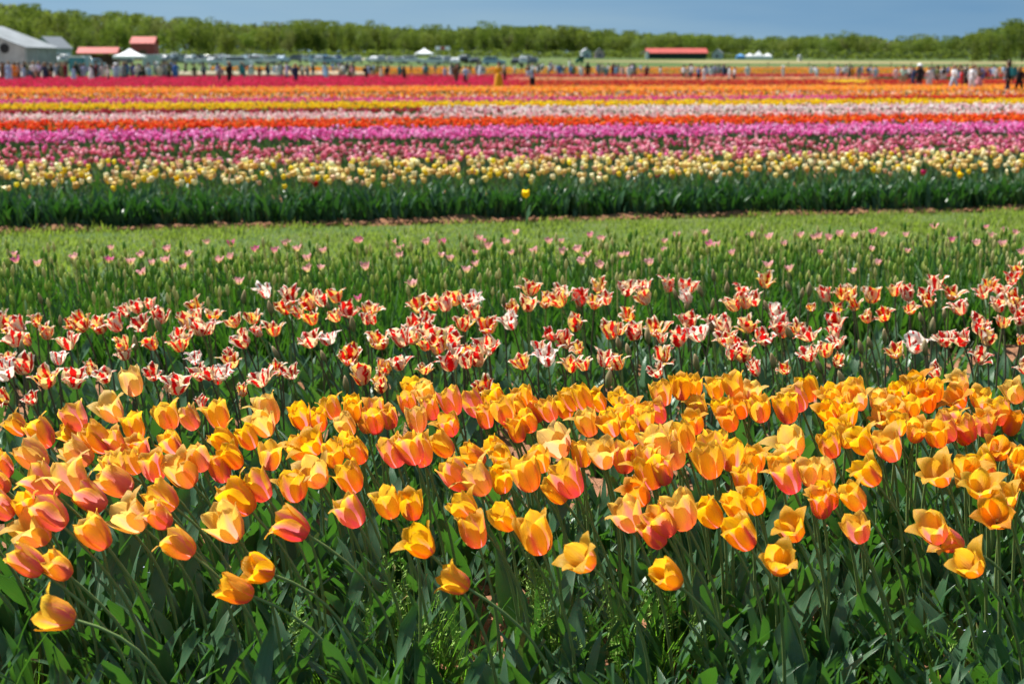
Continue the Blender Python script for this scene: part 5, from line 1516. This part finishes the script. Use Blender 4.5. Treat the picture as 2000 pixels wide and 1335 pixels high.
CLC = {'white': (.74, .75, .78), 'black': (.02, .02, .024), 'navy': (.025, .04, .10), 'light blue': (.36, .52, .74), 'blue': (.05, .16, .48), 'grey': (.24, .25, .27), 'dark grey': (.07, .075, .085), 'lilac': (.46, .40, .62),
       'purple': (.16, .08, .24), 'red': (.58, .03, .03), 'dark red': (.22, .02, .035), 'pink': (.68, .30, .34), 'pale pink': (.74, .54, .56), 'magenta': (.52, .04, .20), 'orange': (.76, .26, .03), 'golden': (.72, .34, .02),
       'teal': (.03, .22, .25), 'mint': (.42, .66, .58), 'cream': (.70, .62, .50), 'olive': (.13, .15, .06), 'brown': (.15, .085, .05), 'jeans': (.10, .17, .32), 'pale jeans': (.40, .50, .66), 'khaki': (.36, .29, .19)}
def cloth(c):
    if c not in CL: CL[c] = simple(c.replace(' ', '_') + '_cloth', CLC[c], .85, .15, .08, 12.0)
    return CL[c]
SKIN = [simple('skin', c, .55, .35, .06) for c in ((.55, .33, .24), (.40, .22, .14), (.20, .11, .07), (.62, .40, .30))]
HAIR = [simple('hair', c, .6, .3) for c in ((.03, .02, .015), (.08, .045, .025), (.25, .16, .07), (.015, .013, .012))]
skv, skf = lathe([(.30, .12), (.27, .45), (.22, .78), (.165, 1.02), (.15, 1.08)], 12)
SKIRT_ME = mesh_from('skirt', skv, skf, [M_DARK])
sk2, sf2 = lathe([(.27, .48), (.22, .75), (.17, .98), (.15, 1.06)], 12)
SKIRT2_ME = mesh_from('skirt', sk2, sf2, [M_DARK])
capv, capf = lathe([(.24, -.01), (.24, .005), (.12, .012), (.115, .09), (.07, .125), (.01, .13)], 12)
HAT_ME = mesh_from('hat', capv, capf, [M_DARK])
bg = MB().box(-.16, .16, .11, .27, 1.02, 1.42)
BAG_ME = mesh_from('backpack', bg.V, bg.F, [M_DARK], smooth=False)
labels = []
def person(px, y_head, y_feet, top, legs, where, skirt=None, hat=None, bag=None, pose=None, Y=None, prone=None):
    if Y is None: Y = min(at_far(px, y_feet, .40).y, 245)
    p = at_dist(px, Y)
    k = pxm(Y)
    zt = CAM_H + (128 - y_head) / k
    h = min(1.9, max(1.42, zt - p.z + .12))
    i = pose if pose is not None else rnd.choice((0, 0, 1, 1, 2, 3, 5))
    t = link('person', None, loc=p); t.rotation_euler.z = rnd.uniform(0, 6.28)
    s = h / (1.70 if i != 4 else 1.5); ws = 1.0 if skirt else rnd.uniform(1.1, 1.3)
    t.scale = (s * ws, s * ws, s)
    tag(t, 'x', 'person', 'visitors walking among the tulip rows')
    body, hair, head = BODY[i]
    o = link('body', body, t)
    for q, m in enumerate((rnd.choice(SKIN), cloth(top), cloth(legs), M_TYRE if rnd.random() < .5 else cloth('white'))):
        o.material_slots[q].link = 'OBJECT'; o.material_slots[q].material = m
    slot(link('hair', hair, t), rnd.choice(HAIR))
    words_ = f'person in {top} top, {legs} trousers'
    if skirt == 'long': slot(link('skirt', SKIRT_ME, t), cloth(legs)); words_ = f'person in long {legs} skirt and {top} top'
    if skirt == 'short': slot(link('skirt', SKIRT2_ME, t), cloth(legs)); words_ = f'person in {legs} skirt and {top} top'
    if skirt and top == legs: words_ = f'person in {"long " if skirt == "long" else ""}{top} dress'
    if hat: slot(link('hat', HAT_ME, t, loc=head + Vector((0, .01, .035))), cloth(hat)); words_ += f', {hat} hat'
    if bag and i != 4: slot(link('backpack', BAG_ME, t), cloth(bag)); words_ += f', {bag} backpack'
    if i == 4: words_ = words_.replace('person', 'bending person')
    labels.append((t, words_ + ' ' + where, px))
LC = 'in crowd by marquee'
LM = 'in crowd near tent'
MR = 'by crimson row, left half'
CR = 'by golden row near centre'
RR = 'behind rows, right half'
RE = 'at far right of rows'
ppl = f"""5 125 155 brown black {LC}|16 123 156 light_blue light_blue {LC} L|27 125 155 orange grey {LC}|35 126 154 grey dark_grey {LC}|47 122 152 dark_grey black {LC}|45 130 153 light_blue jeans {LC}|65 124 155 white dark_grey {LC}|58 125 150 olive jeans {LC}|75 124 153 lilac dark_grey {LC}|87 126 155 navy navy {LC}|100 127 153 black black {LC}|120 127 155 olive khaki {LC}|113 125 149 grey black {LC}|143 132 155 light_blue light_blue {LC} L|155 127 151 black black {LC}|165 127 150 lilac grey {LM}|177 131 154 white white {LM} L|187 125 152 dark_red navy {LM}|200 128 152 pale_pink black {LM}|210 140 155 white black {LM}|226 127 153 light_blue pale_jeans {LM} H|242 127 152 teal black {LM}|257 127 148 purple black {LM}|262 128 148 blue khaki {LM}|272 127 148 lilac jeans {LM}|281 131 150 black dark_grey {LM}|292 135 150 light_blue white {LM}|306 125 145 white black {LM} H|320 130 146 blue jeans {LM}|326 122 143 navy black {LM}|334 120 141 blue khaki {LM}|340 127 148 magenta magenta {LM} S|362 125 143 dark_grey black {LM}|394 127 144 teal teal {LM} S|410 125 141 white jeans {LM}|428 132 158 grey dark_grey {MR} B|447 125 160 black black {MR}|490 137 148 white white {MR} H|
506 135 151 dark_red dark_red {MR}|522 127 151 navy jeans {MR}|536 128 146 light_blue grey {MR}|577 128 159 navy black {MR} B|600 130 150 grey white {MR}|610 122 138 white dark_grey {MR}|637 140 152 light_blue light_blue {MR} S|650 122 140 blue black {MR}|662 124 138 lilac jeans {MR}|680 121 134 light_blue white {MR}|688 130 152 pink dark_grey {MR}|681 132 151 olive black {MR}|715 130 153 black grey {MR} W|744 136 151 cream cream {MR} S|789 132 154 black black {MR}|803 127 140 dark_grey black {MR}|850 126 140 grey jeans {CR}|869 135 150 lilac grey {CR}|880 136 149 white white {CR} S|891 128 161 brown navy {CR} W|910 132 161 light_blue black {CR}|938 125 148 white white {CR} L|974 126 170 golden golden {CR} L|986 138 158 black black {CR}|
1040 137 169 light_blue black {CR} P|1005 128 145 white grey {CR}|1019 125 135 black black {CR}|1053 125 137 white khaki {CR}|1060 124 138 white jeans {CR}|1076 122 140 lilac black {CR}|1092 127 147 blue black {CR}|1112 118 136 white grey {CR}|1116 136 147 blue navy {CR} S|1136 132 150 white pale_jeans {CR}|1148 125 150 black black {CR}|1171 125 138 dark_grey black {RR}|1184 137 150 teal teal {RR}|1188 127 146 white black {RR}|1200 127 147 dark_grey black {RR}|1206 128 146 grey jeans {RR}|1216 132 147 pale_pink grey {RR}|1229 130 150 white white {RR}|1252 131 142 light_blue grey {RR}|1263 130 150 dark_red dark_red {RR}|1290 139 149 white black {RR}|1336 130 152 white black {RR}|1350 128 154 white dark_grey {RR}|1365 132 155 blue black {RR}|1376 132 157 white white {RR}|1397 128 148 lilac grey {RR}|1405 128 147 grey black {RR}|1425 132 155 white black {RR}|1435 135 155 white dark_grey {RR}|1461 129 150 white black {RR} W|
1530 132 150 white black {RR} H|1585 132 145 white grey {RR}|1596 138 151 white white {RR} P|1636 135 147 white jeans {RR}|1647 135 148 white black {RR}|1659 135 152 dark_grey black {RE}|1666 132 150 orange black {RE}|1677 135 152 navy black {RE}|1711 132 151 light_blue jeans {RE}|1751 134 155 pale_pink navy {RE}|1765 132 162 mint khaki {RE} W|1776 133 150 purple jeans {RE}|1785 135 165 navy navy {RE}|1797 130 167 black jeans {RE} H|1817 135 167 white jeans {RE}|1827 138 150 dark_grey black {RE}|1846 138 152 lilac grey {RE}|1865 132 170 white pale_jeans {RE}|1880 140 168 red red {RE}|1888 137 167 black black {RE}|1901 132 171 white lilac {RE}|1914 135 170 brown pink {RE} S|1922 137 155 pink grey {RE}|1935 137 150 blue jeans {RE}|1948 140 152 pale_pink jeans {RE}|1971 125 175 black navy {RE} T|1993 135 175 black black {RE}|1985 135 150 lilac grey {RE}"""
for it in ppl.replace('\n', '').split('|'):
    a = it.split(' ')
    head_, rest = a[:5], a[5:]
    fl = rest.pop() if rest[-1] in 'LHSBPWT' else ''
    c1, c2 = a[3].replace('_', ' '), a[4].replace('_', ' ')
    person(float(a[0]), float(a[1]), float(a[2]), c1, c2, ' '.join(rest), skirt={'L': 'long', 'S': 'short'}.get(fl), hat={'H': 'white'}.get(fl), bag={'B': 'grey', 'W': 'dark grey', 'T': 'teal'}.get(fl), pose=4 if fl == 'P' else None)
# the thick of the crowd on the left
tops = ['white', 'black', 'navy', 'light blue', 'grey', 'lilac', 'pale pink', 'teal', 'olive', 'dark red', 'blue', 'cream']
for i in range(104):
    px = rnd.uniform(0, 350) if i < 88 else rnd.uniform(350, 560)
    yf = rnd.uniform(145, 153)
    person(px, 125.5 + rnd.uniform(-2, 5), yf, rnd.choice(tops), rnd.choice(['black', 'jeans', 'dark grey', 'navy', 'khaki']), LC if px < 160 else LM if px < 350 else MR, bag=rnd.choice((None, None, None, 'grey')))
for i in range(130):
    c0, sp_, wh, ylo, yhi = rnd.choice(((1130, 70, CR, 138, 149), (1050, 60, CR, 138, 148), (1390, 55, RR, 144, 152), (1200, 45, RR, 140, 149), (1660, 40, RE, 144, 151), (1840, 80, RE, 146, 158), (1930, 60, RE, 146, 158), (600, 90, MR, 140, 150), (730, 60, MR, 140, 150), (900, 60, CR, 140, 150)))
    px = c0 + rnd.gauss(0, 1) * sp_ * .6
    if px > 2000: px = 1990 - rnd.uniform(0, 60)
    tp_ = rnd.choice(tops + ['white', 'black', 'white', 'grey'])
    person(px, 128 + (px - 1000) * .004 + rnd.uniform(-2, 4), rnd.uniform(ylo, yhi), tp_, rnd.choice(['black', 'jeans', 'dark grey', 'navy', 'khaki', 'pale jeans']), wh, bag=rnd.choice((None, None, None, 'dark grey')))
settle_labels(labels)
for o in scene.objects:
    if o.get('label') == 'x': del o['label']
    lb = o.get('label')
    if lb and len(lb.split()) > 16: o['label'] = lb.replace(', the ', ', ').replace(' from left', '') if len(lb.replace(', the ', ', ').split()) > 16 else lb.replace(', the ', ', ')
